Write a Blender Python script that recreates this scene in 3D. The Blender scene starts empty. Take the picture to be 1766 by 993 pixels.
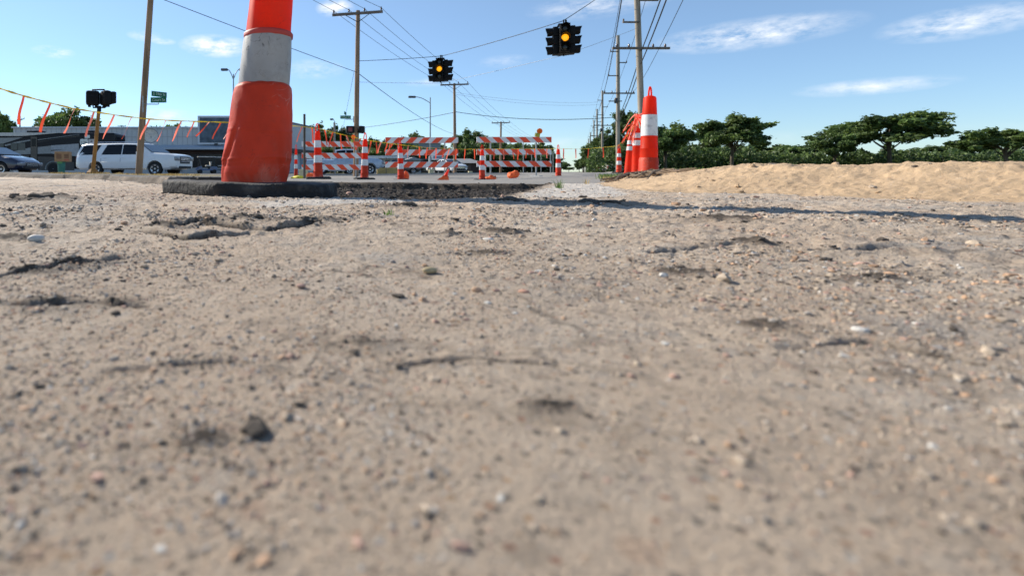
import bpy, bmesh, math, random
import numpy as np
from mathutils import Vector, Matrix

PI = math.pi
R = math.radians
scene = bpy.context.scene
C = scene.collection

# ------------------------------------------------------------------ camera, sky, sun, exposure
F = 900.0      # focal length in photograph pixels
CX, HY = 560.0, 296.5
CH = 0.076     # camera height above the slab
cam_d = bpy.data.cameras.new("camera")
cam = bpy.data.objects.new("camera", cam_d)
C.objects.link(cam)
cam.location = (0, 0, CH)
cam.rotation_euler = (R(90), 0, 0)
cam_d.sensor_width = 36.0
cam_d.lens = F / 1766 * 36
cam_d.shift_x = (883 - CX) / 1766
cam_d.shift_y = -(496.5 - HY) / 1766
cam_d.clip_start = 0.01
cam_d.clip_end = 9000
cam_d.dof.use_dof = True
cam_d.dof.focus_distance = 1.7
cam_d.dof.aperture_fstop = 9.0
scene.camera = cam

SUN_DIR = Vector((-0.775, 0.632, 0)).normalized()
SUN_EL = R(33)
sun_d = bpy.data.lights.new("sun", 'SUN')
sun_d.energy = 5.0
sun_d.angle = R(0.55)
sun_d.color = (1.0, 0.92, 0.79)
sun = bpy.data.objects.new("sun", sun_d)
C.objects.link(sun)
to_sun = Vector((SUN_DIR.x * math.cos(SUN_EL), SUN_DIR.y * math.cos(SUN_EL), math.sin(SUN_EL)))
sun.rotation_euler = to_sun.to_track_quat('Z', 'Y').to_euler()

world = bpy.data.worlds.new("World")
scene.world = world
world.use_nodes = True
wn, wl = world.node_tree.nodes, world.node_tree.links
bg = wn["Background"]
sky = wn.new("ShaderNodeTexSky")
sky.sky_type = 'NISHITA'
sky.sun_disc = False
sky.sun_elevation = SUN_EL
sky.sun_rotation = math.atan2(SUN_DIR.x, SUN_DIR.y)
sky.altitude = 300
sky.air_density = 1.0
sky.dust_density = 0.0
sky.ozone_density = 2.2
# small fair-weather clouds at fixed directions of the sky
tc = wn.new("ShaderNodeTexCoord")
def dirpx(px, py):
    return Vector(((px - CX) / F, 1.0, (HY - py) / F)).normalized()
nz = wn.new("ShaderNodeTexNoise"); nz.inputs['Scale'].default_value = 26; nz.inputs['Detail'].default_value = 9; nz.inputs['Roughness'].default_value = .64
mp = wn.new("ShaderNodeMapping"); mp.inputs['Scale'].default_value = (1, 1, 2.6)
wl.new(tc.outputs['Generated'], mp.inputs['Vector']); wl.new(mp.outputs['Vector'], nz.inputs['Vector'])
def wmath(op, a, b=None, clamp=False):
    n = wn.new("ShaderNodeMath"); n.operation = op; n.use_clamp = clamp
    for i, v in enumerate((a, b)):
        if v is None: continue
        if isinstance(v, (int, float)): n.inputs[i].default_value = v
        else: wl.new(v, n.inputs[i])
    return n.outputs[0]
total = None
#        px   py  half-width half-height(px) strength
for (px, py, hw, hh, st) in [(372, 80, 62, 20, 1.25), (92, 90, 34, 11, .9), (250, 62, 30, 10, .6), (282, 72, 22, 6, .6),
                             (578, 15, 34, 16, 1.1), (1030, 8, 110, 24, .5), (540, 120, 60, 18, .45), (870, 106, 50, 12, .25),
                             (735, 143, 40, 9, .3), (285, 200, 60, 14, .5), (1290, 60, 130, 28, .8), (1500, 150, 90, 16, .6),
                             (1660, 40, 90, 30, .8), (800, 250, 700, 12, .18)]:
    dv = dirpx(px, py)
    sub = wn.new("ShaderNodeVectorMath"); sub.operation = 'SUBTRACT'
    wl.new(tc.outputs['Generated'], sub.inputs[0]); sub.inputs[1].default_value = dv
    div = wn.new("ShaderNodeVectorMath"); div.operation = 'DIVIDE'
    s = 1 / math.sqrt(1 + ((px - CX) / F) ** 2)
    wl.new(sub.outputs[0], div.inputs[0]); div.inputs[1].default_value = (hw / F * s, hw / F * s * 1.5, hh / F * s)
    ln = wn.new("ShaderNodeVectorMath"); ln.operation = 'LENGTH'
    wl.new(div.outputs[0], ln.inputs[0])
    m = wmath('SUBTRACT', 1.0, ln.outputs['Value'], True)
    m = wmath('MULTIPLY', m, st)
    total = m if total is None else wmath('ADD', total, m)
dens = wmath('MULTIPLY', total, wmath('SUBTRACT', nz.outputs['Fac'], .36), False)
dens = wmath('MULTIPLY', dens, 5.2, True)
mixc = wn.new("ShaderNodeMixRGB")
wl.new(dens, mixc.inputs['Fac'])
# white cloud radiance in the sky's own units
mixc.inputs['Color2'].default_value = (6.6, 6.8, 7.1, 1)
hs = wn.new("ShaderNodeHueSaturation"); hs.inputs['Saturation'].default_value = 1.0
wl.new(sky.outputs[0], hs.inputs['Color'])
hz_ = wn.new("ShaderNodeSeparateXYZ"); wl.new(tc.outputs['Generated'], hz_.inputs[0])
low = wmath('SUBTRACT', 1.0, wmath('MULTIPLY', hz_.outputs['Z'], 3.2), True)
tint = wn.new("ShaderNodeMixRGB"); tint.blend_type = 'MULTIPLY'
wl.new(low, tint.inputs['Fac']); wl.new(hs.outputs[0], tint.inputs['Color1']); tint.inputs['Color2'].default_value = (.60, .745, .93, 1)
wl.new(tint.outputs[0], mixc.inputs['Color1'])
wl.new(mixc.outputs[0], bg.inputs['Color'])
bg.inputs['Strength'].default_value = 0.118

scene.view_settings.view_transform = 'Standard'
scene.view_settings.look = 'None'
scene.view_settings.exposure = 0.5
scene.view_settings.gamma = 1.0
scene.render.resolution_x = 1024
scene.render.resolution_y = 575
scene.cycles.max_bounces = 6
scene.cycles.use_denoising = True

rng = np.random.default_rng(7)
random.seed(7)

# ------------------------------------------------------------------ materials
MATS = {}
def mat(name, col, rough=.6, metal=0.0, var=.12, scale=6.0, bump=0.0, bscale=None, coat=0.0, emit=None, estr=0, sub=None, dirt=None, transl=0.0, col2=None, spec=None, stretch=None, scuff=None):
    if name in MATS: return MATS[name]
    m = bpy.data.materials.new(name); m.use_nodes = True
    nt = m.node_tree; n, l = nt.nodes, nt.links
    b = n["Principled BSDF"]
    b.inputs['Roughness'].default_value = rough
    b.inputs['Metallic'].default_value = metal
    if coat: b.inputs['Coat Weight'].default_value = coat; b.inputs['Coat Roughness'].default_value = .06
    if spec is not None: b.inputs['Specular IOR Level'].default_value = spec
    t = n.new("ShaderNodeTexCoord")
    vec = t.outputs['Object']
    if stretch:
        mpn = n.new("ShaderNodeMapping"); mpn.inputs['Scale'].default_value = stretch
        l.new(vec, mpn.inputs['Vector']); vec = mpn.outputs['Vector']
    no = n.new("ShaderNodeTexNoise"); no.inputs['Scale'].default_value = scale; no.inputs['Detail'].default_value = 6
    l.new(vec, no.inputs['Vector'])
    cr = n.new("ShaderNodeValToRGB")
    c2 = col2 if col2 else tuple(min(1, c * (1 + var)) for c in col)
    c1 = tuple(c * (1 - var) for c in col)
    cr.color_ramp.elements[0].position = .35; cr.color_ramp.elements[0].color = (*c1, 1)
    cr.color_ramp.elements[1].position = .65; cr.color_ramp.elements[1].color = (*c2, 1)
    l.new(no.outputs['Fac'], cr.inputs['Fac'])
    out = cr.outputs['Color']
    if dirt:
        dcol, damt, dscale = dirt
        dn = n.new("ShaderNodeTexNoise"); dn.inputs['Scale'].default_value = dscale; dn.inputs['Detail'].default_value = 9; dn.inputs['Roughness'].default_value = .68
        l.new(vec, dn.inputs['Vector'])
        mr = n.new("ShaderNodeMapRange"); mr.inputs['From Min'].default_value = .5; mr.inputs['From Max'].default_value = .72; mr.inputs['To Max'].default_value = damt
        l.new(dn.outputs['Fac'], mr.inputs['Value'])
        mx = n.new("ShaderNodeMixRGB"); mx.inputs['Color2'].default_value = (*dcol, 1)
        l.new(mr.outputs[0], mx.inputs['Fac']); l.new(out, mx.inputs['Color1']); out = mx.outputs['Color']
    if scuff:
        for (scol, samt, ssc, wd) in scuff:
            sn = n.new("ShaderNodeTexNoise"); sn.inputs['Scale'].default_value = ssc; sn.inputs['Detail'].default_value = 3; sn.inputs['Distortion'].default_value = 1.5
            l.new(vec, sn.inputs['Vector'])
            s1 = n.new("ShaderNodeMath"); s1.operation = 'SUBTRACT'; s1.inputs[1].default_value = .5; l.new(sn.outputs['Fac'], s1.inputs[0])
            s2 = n.new("ShaderNodeMath"); s2.operation = 'ABSOLUTE'; l.new(s1.outputs[0], s2.inputs[0])
            s3 = n.new("ShaderNodeMapRange"); s3.inputs['From Min'].default_value = 0; s3.inputs['From Max'].default_value = wd; s3.inputs['To Min'].default_value = samt; s3.inputs['To Max'].default_value = 0
            l.new(s2.outputs[0], s3.inputs['Value'])
            sm = n.new("ShaderNodeTexNoise"); sm.inputs['Scale'].default_value = ssc * .8; sm.inputs['Detail'].default_value = 5; l.new(vec, sm.inputs['Vector'])
            s4 = n.new("ShaderNodeMapRange"); s4.inputs['From Min'].default_value = .52; s4.inputs['From Max'].default_value = .62; l.new(sm.outputs['Fac'], s4.inputs['Value'])
            s5 = n.new("ShaderNodeMath"); s5.operation = 'MULTIPLY'; l.new(s3.outputs[0], s5.inputs[0]); l.new(s4.outputs[0], s5.inputs[1])
            mx = n.new("ShaderNodeMixRGB"); mx.inputs['Color2'].default_value = (*scol, 1)
            l.new(s5.outputs[0], mx.inputs['Fac']); l.new(out, mx.inputs['Color1']); out = mx.outputs['Color']
    l.new(out, b.inputs['Base Color'])
    if bump:
        bn = n.new("ShaderNodeTexNoise"); bn.inputs['Scale'].default_value = bscale or scale * 4; bn.inputs['Detail'].default_value = 8
        l.new(vec, bn.inputs['Vector'])
        bp = n.new("ShaderNodeBump"); bp.inputs['Strength'].default_value = bump; bp.inputs['Distance'].default_value = .01
        l.new(bn.outputs['Fac'], bp.inputs['Height']); l.new(bp.outputs[0], b.inputs['Normal'])
    if emit:
        b.inputs['Emission Color'].default_value = (*emit, 1); b.inputs['Emission Strength'].default_value = estr
    if transl:
        tr = n.new("ShaderNodeBsdfTranslucent"); l.new(out, tr.inputs['Color'])
        ms = n.new("ShaderNodeMixShader"); ms.inputs['Fac'].default_value = transl
        l.new(b.outputs[0], ms.inputs[1]); l.new(tr.outputs[0], ms.inputs[2])
        l.new(ms.outputs[0], n["Material Output"].inputs['Surface'])
    MATS[name] = m
    return m

M_or = mat('fluorescent_orange', (.92, .050, .006), .5, var=.06, scale=3, transl=.5, spec=.3, dirt=((.35, .08, .04), .25, 9), scuff=[((.20, .03, .02), .5, 25, .010)])
M_or_low = mat('faded_orange_sleeve', (.64, .050, .018), .55, var=.22, spec=.18, scuff=[((.74, .26, .17), .45, 4, .12), ((.62, .36, .30), .55, 9, .012), ((.20, .03, .02), .5, 14, .012)], scale=4, transl=.07, bump=.25, bscale=18, dirt=((.30, .06, .04), .6, 7))
M_collar = mat('dark_red_collar', (.42, .045, .03), .55, transl=.08)
M_white_band = mat('reflective_white_band', (.72, .72, .71), .38, var=.05, scale=8, dirt=((.22, .20, .18), .6, 16))
M_rubber = mat('black_rubber', (.018, .018, .019), .85, var=.4, scale=14, bump=.9, bscale=70, dirt=((.20, .185, .165), .55, 7))
M_rubber_clean = mat('black_rubber_cone_base', (.02, .02, .021), .8, var=.3)
M_strip = mat('streamer_orange', (.90, .10, .04), .45, transl=.45, var=.05)
M_strip_pink = mat('streamer_faded', (.88, .22, .15), .45, transl=.45, var=.1)
M_rope = mat('yellow_rope', (.90, .68, .05), .6, var=.25, scale=3, transl=.45)
M_sheet_w = mat('barricade_sheeting_white', (.80, .80, .78), .4, var=.05, dirt=((.3, .28, .25), .3, 5))
M_sheet_o = mat('barricade_sheeting_orange', (.92, .075, .012), .4, var=.06)
M_steel = mat('galvanised_steel', (.36, .37, .37), .45, metal=.7, var=.15, scale=12)
M_darksteel = mat('dark_steel', (.06, .062, .065), .5, metal=.3)
M_wood = mat('weathered_pole_wood', (.30, .195, .12), .9, var=.35, scale=9, bump=.6, bscale=30, stretch=(1, 1, .07), dirt=((.11, .08, .06), .6, 5))
M_wood_grey = mat('grey_pole_wood', (.33, .29, .235), .9, var=.3, scale=9, bump=.6, bscale=30, stretch=(1, 1, .07), dirt=((.14, .11, .09), .55, 5))
M_arm = mat('crossarm_wood', (.16, .135, .115), .9, var=.3)
M_ins = mat('insulator_glaze', (.10, .06, .045), .25)
M_wire = mat('black_wire', (.015, .015, .016), .6)
M_wire_lt = mat('pale_tether_wire', (.42, .44, .46), .5)
M_rust = mat('rusty_yellow_pole', (.38, .17, .035), .75, var=.3, scale=7, dirt=((.13, .06, .03), .8, 6), stretch=(1, 1, .4))
M_black = mat('signal_black', (.008, .008, .009), .6, var=.2, spec=.2)
M_lens_off = mat('unlit_lens', (.02, .022, .02), .2)
M_lens_amber = mat('lit_amber_lens', (.9, .5, .05), .3, emit=(1.0, .36, .006), estr=.95)
M_lens_red = mat('lit_red_hand', (.12, .008, .008), .3, emit=(1.0, .04, .02), estr=.02)
M_green_sign = mat('street_sign_green', (.008, .15, .075), .5, spec=.25, var=.08)
M_letter = mat('white_lettering', (.62, .68, .66), .5, var=.03)
M_glass = mat('tinted_car_glass', (.008, .009, .012), .10, spec=.22, var=.1)
M_wshield = mat('windshield_glass', (.03, .045, .06), .08, spec=.5)
M_white_paint = mat('white_car_paint', (.84, .83, .81), .3, coat=.7, var=.02)
M_blue_paint = mat('dark_blue_car_paint', (.022, .026, .055), .25, coat=.9, var=.1)
M_tyre = mat('tyre_rubber', (.02, .02, .02), .85)
M_rim = mat('alloy_rim', (.55, .56, .58), .28, metal=.8)
M_chrome = mat('chrome', (.7, .7, .72), .12, metal=1.0)
M_headlamp = mat('headlamp_glass', (.22, .23, .25), .12, coat=1)
M_redlamp = mat('tail_lamp', (.30, .02, .015), .2)
M_plastic = mat('black_trim_plastic', (.02, .02, .022), .6)
M_leafA = mat('leaf_green', (.105, .165, .045), .6, transl=.35, var=.35, scale=1.2)
M_leafB = mat('leaf_dark_green', (.060, .100, .032), .6, transl=.3, var=.35, scale=1.2)
M_leafC = mat('leaf_light_green', (.14, .20, .05), .6, transl=.35, var=.3, scale=1.2)
M_bark = mat('bark', (.09, .07, .05), .9, var=.3)
M_cardboard = mat('cardboard', (.36, .22, .12), .85, var=.12)
M_teal = mat('teal_plastic', (.02, .17, .15), .45, var=.2)
M_pale_yellow = mat('pale_concrete_weight', (.58, .52, .32), .8)

# ------------------------------------------------------------------ helpers
def link(o, parent=None):
    C.objects.link(o)
    if parent is not None: o.parent = parent
    return o

def tag(o, label=None, cat=None, group=None, kind=None):
    if label: o['label'] = label
    if cat: o['category'] = cat
    if group: o['group'] = group
    if kind: o['kind'] = kind
    return o

def thing(name, label, cat, loc=(0, 0, 0), rz=0.0, group=None, rx=0.0, ry=0.0):
    o = bpy.data.objects.new(name, None)
    o.empty_display_size = .2
    o.location = loc; o.rotation_euler = (rx, ry, rz)
    link(o)
    return tag(o, label, cat, group)

def dup(root, loc, rz=None, label=None, group=None, scale=None, rot=None):
    r = root.copy(); C.objects.link(r); r.location = loc
    if rz is not None: r.rotation_euler = (0, 0, rz)
    if rot is not None: r.rotation_euler = rot
    if scale is not None: r.scale = scale
    if label: r['label'] = label
    if group: r['group'] = group
    for ch in list(root.children):
        c = ch.copy(); C.objects.link(c); c.parent = r
        for g in list(ch.children):
            d = g.copy(); C.objects.link(d); d.parent = c
    return r

class MB:
    def __init__(self): self.v = []; self.f = []; self.m = []
    def add(self, vs, fs, mi=0, M=None):
        b = len(self.v)
        for p in vs:
            p = Vector(p)
            self.v.append(tuple(M @ p) if M is not None else tuple(p))
        for f in fs:
            self.f.append(tuple(b + i for i in f)); self.m.append(mi)
        return self
    def box(self, c, s, mi=0, M=None, bev=0.0):
        x, y, z = s[0] / 2, s[1] / 2, s[2] / 2
        if bev <= 0:
            vs = [(c[0] + i * x, c[1] + j * y, c[2] + k * z) for k in (-1, 1) for j in (-1, 1) for i in (-1, 1)]
            return self.add(vs, [(0, 2, 3, 1), (4, 5, 7, 6), (0, 1, 5, 4), (2, 6, 7, 3), (0, 4, 6, 2), (1, 3, 7, 5)], mi, M)
        bm = bmesh.new(); bmesh.ops.create_cube(bm, size=1)
        for v in bm.verts: v.co = Vector((v.co.x * s[0], v.co.y * s[1], v.co.z * s[2]))
        bmesh.ops.bevel(bm, geom=bm.edges[:], offset=bev, segments=2, profile=.6, affect='EDGES')
        bm.verts.index_update()
        vs = [(v.co.x + c[0], v.co.y + c[1], v.co.z + c[2]) for v in bm.verts]
        fs = [tuple(v.index for v in f.verts) for f in bm.faces]
        bm.free()
        return self.add(vs, fs, mi, M)
    def tube(self, pts, rad, n=8, mi=0, M=None, cap=True):
        pts = [Vector(p) for p in pts]
        if isinstance(rad, (int, float)): rad = [rad] * len(pts)
        vs, fs = [], []
        up = None
        for i, p in enumerate(pts):
            a = pts[max(i - 1, 0)]; b = pts[min(i + 1, len(pts) - 1)]
            t = (b - a).normalized()
            if up is None:
                up = Vector((0, 0, 1)) if abs(t.z) < .9 else Vector((1, 0, 0))
            s = t.cross(up).normalized(); u = s.cross(t).normalized(); up = u
            for k in range(n):
                an = 2 * PI * k / n
                vs.append(p + (s * math.cos(an) + u * math.sin(an)) * rad[i])
        for i in range(len(pts) - 1):
            for k in range(n):
                k2 = (k + 1) % n
                fs.append((i * n + k, i * n + k2, (i + 1) * n + k2, (i + 1) * n + k))
        if cap:
            fs.append(tuple(reversed(range(n)))); fs.append(tuple((len(pts) - 1) * n + k for k in range(n)))
        return self.add(vs, fs, mi, M)
    def lathe(self, prof, n=24, mi=0, M=None, cap=True):
        vs, fs = [], []
        for (r, z) in prof:
            for k in range(n):
                a = 2 * PI * k / n
                vs.append((r * math.cos(a), r * math.sin(a), z))
        for i in range(len(prof) - 1):
            for k in range(n):
                k2 = (k + 1) % n
                fs.append((i * n + k, i * n + k2, (i + 1) * n + k2, (i + 1) * n + k))
        if cap:
            fs.append(tuple(reversed(range(n)))); fs.append(tuple((len(prof) - 1) * n + k for k in range(n)))
        return self.add(vs, fs, mi, M)
    def prism(self, poly, a, b, axis='z', mi=0, M=None):
        """extrude 2d polygon from a to b along an axis; poly coords are the other two axes in order"""
        n = len(poly)
        def mk(p, t):
            if axis == 'z': return (p[0], p[1], t)
            if axis == 'y': return (p[0], t, p[1])
            return (t, p[0], p[1])
        vs = [mk(p, a) for p in poly] + [mk(p, b) for p in poly]
        fs = [tuple(range(n)), tuple(reversed(range(n, 2 * n)))]
        for i in range(n):
            j = (i + 1) % n
            fs.append((i, i + n, j + n, j))
        return self.add(vs, fs, mi, M)
    def build(self, name, mats, parent=None, smooth=None, fix=True):
        me = bpy.data.meshes.new(name)
        me.from_pydata(self.v, [], self.f)
        if not isinstance(mats, (list, tuple)): mats = [mats]
        for m in mats: me.materials.append(m)
        if len(mats) > 1: me.polygons.foreach_set('material_index', self.m)
        if fix:
            bm = bmesh.new(); bm.from_mesh(me)
            bmesh.ops.recalc_face_normals(bm, faces=bm.faces)
            bm.to_mesh(me); bm.free()
        if smooth is not None:
            me.polygons.foreach_set('use_smooth', [True] * len(me.polygons))
            try: me.set_sharp_from_angle(angle=R(smooth))
            except Exception: pass
        me.update()
        o = bpy.data.objects.new(name, me)
        return link(o, parent)

def text_mesh(body, size, name, m, parent, loc, rot, extrude=.002, width=None):
    cu = bpy.data.curves.new(name + '_src', 'FONT')
    cu.body = body; cu.size = size; cu.extrude = extrude
    cu.align_x = 'CENTER'; cu.align_y = 'CENTER'
    ob = bpy.data.objects.new(name + '_src', cu); C.objects.link(ob)
    bpy.context.view_layer.update()
    me = bpy.data.meshes.new_from_object(ob.evaluated_get(bpy.context.evaluated_depsgraph_get()))
    bpy.data.objects.remove(ob)
    me.materials.clear(); me.materials.append(m)
    o = bpy.data.objects.new(name, me); link(o, parent)
    o.location = loc; o.rotation_euler = rot
    if width:
        w = max(v.co.x for v in me.vertices) - min(v.co.x for v in me.vertices)
        o.scale = (width / w, 1, 1)
    return o

def X(px, d): return (px - CX) / F * d
def Z(py, d): return CH + (HY - py) / F * d
def gd(py, z=0.0): return (CH - z) * F / (py - HY)
def PT(px, py, d): return Vector((X(px, d), d, Z(py, d)))
def GP(px, py):  # a point on the near slab seen at this pixel
    d = gd(py); return (X(px, d), d)

# value noise (numpy)
_perm = np.random.default_rng(11).random((512, 512))
def vnoise(x, y):
    xi = np.floor(x).astype(np.int64); yi = np.floor(y).astype(np.int64)
    fx = x - xi; fy = y - yi
    fx = fx * fx * (3 - 2 * fx); fy = fy * fy * (3 - 2 * fy)
    a = _perm[xi & 511, yi & 511]; b = _perm[(xi + 1) & 511, yi & 511]
    c = _perm[xi & 511, (yi + 1) & 511]; d = _perm[(xi + 1) & 511, (yi + 1) & 511]
    return (a * (1 - fx) + b * fx) * (1 - fy) + (c * (1 - fx) + d * fx) * fy
def fbm(x, y, f, o=4, g=.5):
    s = 0; a = 1; t = 0
    for i in range(o):
        s = s + a * vnoise(x * f + 17.3 * i, y * f + 9.1 * i); t += a; a *= g; f *= 2.03
    return s / t
def sstep(e0, e1, x):
    t = np.clip((x - e0) / (e1 - e0), 0, 1); return t * t * (3 - 2 * t)
def seg_dist(x, y, pts, closed=False):
    d = np.full(x.shape, 1e9)
    n = len(pts)
    for i in range(n if closed else n - 1):
        ax, ay = pts[i]; bx, by = pts[(i + 1) % n]
        dx, dy = bx - ax, by - ay
        t = np.clip(((x - ax) * dx + (y - ay) * dy) / (dx * dx + dy * dy + 1e-12), 0, 1)
        d = np.minimum(d, np.hypot(x - ax - t * dx, y - ay - t * dy))
    return d
def inside(x, y, pts):
    r = np.zeros(x.shape, bool); n = len(pts)
    for i in range(n):
        ax, ay = pts[i]; bx, by = pts[(i + 1) % n]
        c = (ay > y) != (by > y)
        with np.errstate(divide='ignore', invalid='ignore'):
            xx = (bx - ax) * (y - ay) / (by - ay + 1e-15) + ax
        r ^= c & (x < xx)
    return r
def sdist(x, y, pts):
    d = seg_dist(x, y, pts, True)
    return np.where(inside(x, y, pts), d, -d)

# ------------------------------------------------------------------ the ground
ROAD_CP = [(-5.6, 17, -.03), (-9, 20, -.03), (-10, 24, -.08), (-1.62, 5.3, .028), (-2.75, 9, -.008), (-4.3, 14, -.06), (-3.55, 8, .033), (-5.3, 12, .008), (-1.0, 3.3, .045), (-2.35, 5.3, .052), (-5, 8, .070), (-9, 11, .055), (.1, 3.9, .002), (1.4, 3.3, 0), (2.6, 4.6, -.02),
           (-.13, 10.3, -.067), (-.9, 15.6, -.13), (.92, 12.1, -.105), (2.13, 14.4, -.164), (4.8, 16, -.19), (7.9, 17.6, -.10),
           (4.6, 19.7, -.14), (7.1, 19.7, -.125), (1.0, 22, -.16), (11.3, 20, .02), (-7, 20, -.035), (-6.8, 15.5, .022), (-12, 29, -.12),
           (-16, 26, -.10), (3.5, 7, -.03), (1, 7, -.04), (3, 10, -.10), (6, 12, -.02), (-20, 44, -.13), (-20, 62, -.12), (0, 60, -.12), (20, 60, -.1), (24, 45, .02),
           (40, 70, -.02), (60, 140, -.10), (200, 400, -.1), (-100, 300, -.1), (0, 1000, -.1), (-20, -20, 0), (20, -10, .05), (0, -5, 0), (500, 0, 0), (-500, 0, 0)]
def road_z(x, y):
    th = np.arctan2(x, y); lr = np.log(np.hypot(x, y) + 1e-6)
    num = 0; den = 0
    for (a, b, z) in ROAD_CP:
        t0 = math.atan2(a, b); l0 = math.log(math.hypot(a, b))
        w = 1 / ((1.6 * (th - t0)) ** 2 + (lr - l0) ** 2 + 1e-4) ** 1.8
        num = num + w * z; den = den + w
    return num / den
EDGE = [(-30, 26), (-14, 15.5), (-8, 11), (-5, 8), (-2.35, 5.3), (-1.0, 3.3), (-.5, 3.42), (.1, 3.85), (1.42, 3.25)]
UPPER = EDGE + [(2.3, 3.6), (6, 4), (900, 5), (900, 2000), (-900, 2000), (-900, 30)]
PIT = [(.02, 1.70), (.28, 1.43), (.47, 1.46), (1.42, 3.25), (.1, 3.85), (-.5, 3.42), (-.75, 2.9), (-.30, 2.35)]
BANK = [(1.0, -6), (2.6, -1.2), (2.15, .3), (1.75, 1.2), (1.33, 2.12), (1.45, 2.7), (1.98, 3.9), (3.0, 5.5), (5.0, 8.0), (7.4, 12), (10.3, 18.0), (14, 27), (60, 60), (60, -6)]
PALE = [(-.22, 1.34), (-.02, 1.52), (.02, 1.68), (.28, 1.41), (.22, 1.30), (.05, 1.22), (-.12, 1.08)]
PALE2 = [(.50, 1.44), (1.46, 3.22), (1.75, 3.3), (1.30, 2.3), (.95, 1.62)]
CRACKS = [[GP(240, 402), GP(282, 410), GP(322, 419), GP(360, 413), GP(430, 404)],
          [GP(262, 393), GP(305, 395), GP(345, 390), GP(400, 396), GP(455, 401), GP(505, 393), GP(548, 383)],
          [GP(-40, 492), GP(0, 482), GP(60, 473), GP(110, 463), GP(155, 456), GP(205, 448)],
          [GP(0, 394), GP(50, 392), GP(85, 391)], [GP(-60, 520), GP(60, 527), GP(160, 524), GP(250, 531)],
          [GP(1130, 432), GP(1260, 424), GP(1400, 436), GP(1560, 430)], [GP(180, 640), GP(380, 622), GP(560, 640), GP(800, 618), GP(960, 626)], [GP(1180, 560), GP(1330, 600), GP(1500, 590), GP(1770, 640)],
          [GP(820, 348), GP(900, 349), GP(1000, 353), GP(1120, 357), GP(1300, 362)]]
MOUNDS = [(GP(352, 388), .045, .011), (GP(278, 396), .03, .007), (GP(445, 378), .05, .009), (GP(72, 343), .10, .012), (GP(25, 348), .07, .008),
          (GP(530, 384), .035, .006), (GP(15, 413), .022, .004), (GP(60, 474), .016, .004), (GP(130, 461), .018, .0045), (GP(560, 380), .05, .006),
          (GP(840, 435), .02, .0045), (GP(780, 403), .03, .005), (GP(860, 400), .028, .006), (GP(880, 348), .05, .008), (GP(700, 357), .08, .008),
          (GP(1010, 352), .09, .010), (GP(1330, 560), .016, .003), (GP(620, 590), .012, .0025), (GP(1180, 470), .02, .004), (GP(950, 700), .009, .002), (GP(350, 760), .008, .002), (GP(90, 518), .014, .003), (GP(210, 522), .012, .0025), (GP(1300, 420), .03, .006), (GP(1500, 480), .02, .004), (GP(1250, 380), .05, .008)]
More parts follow.
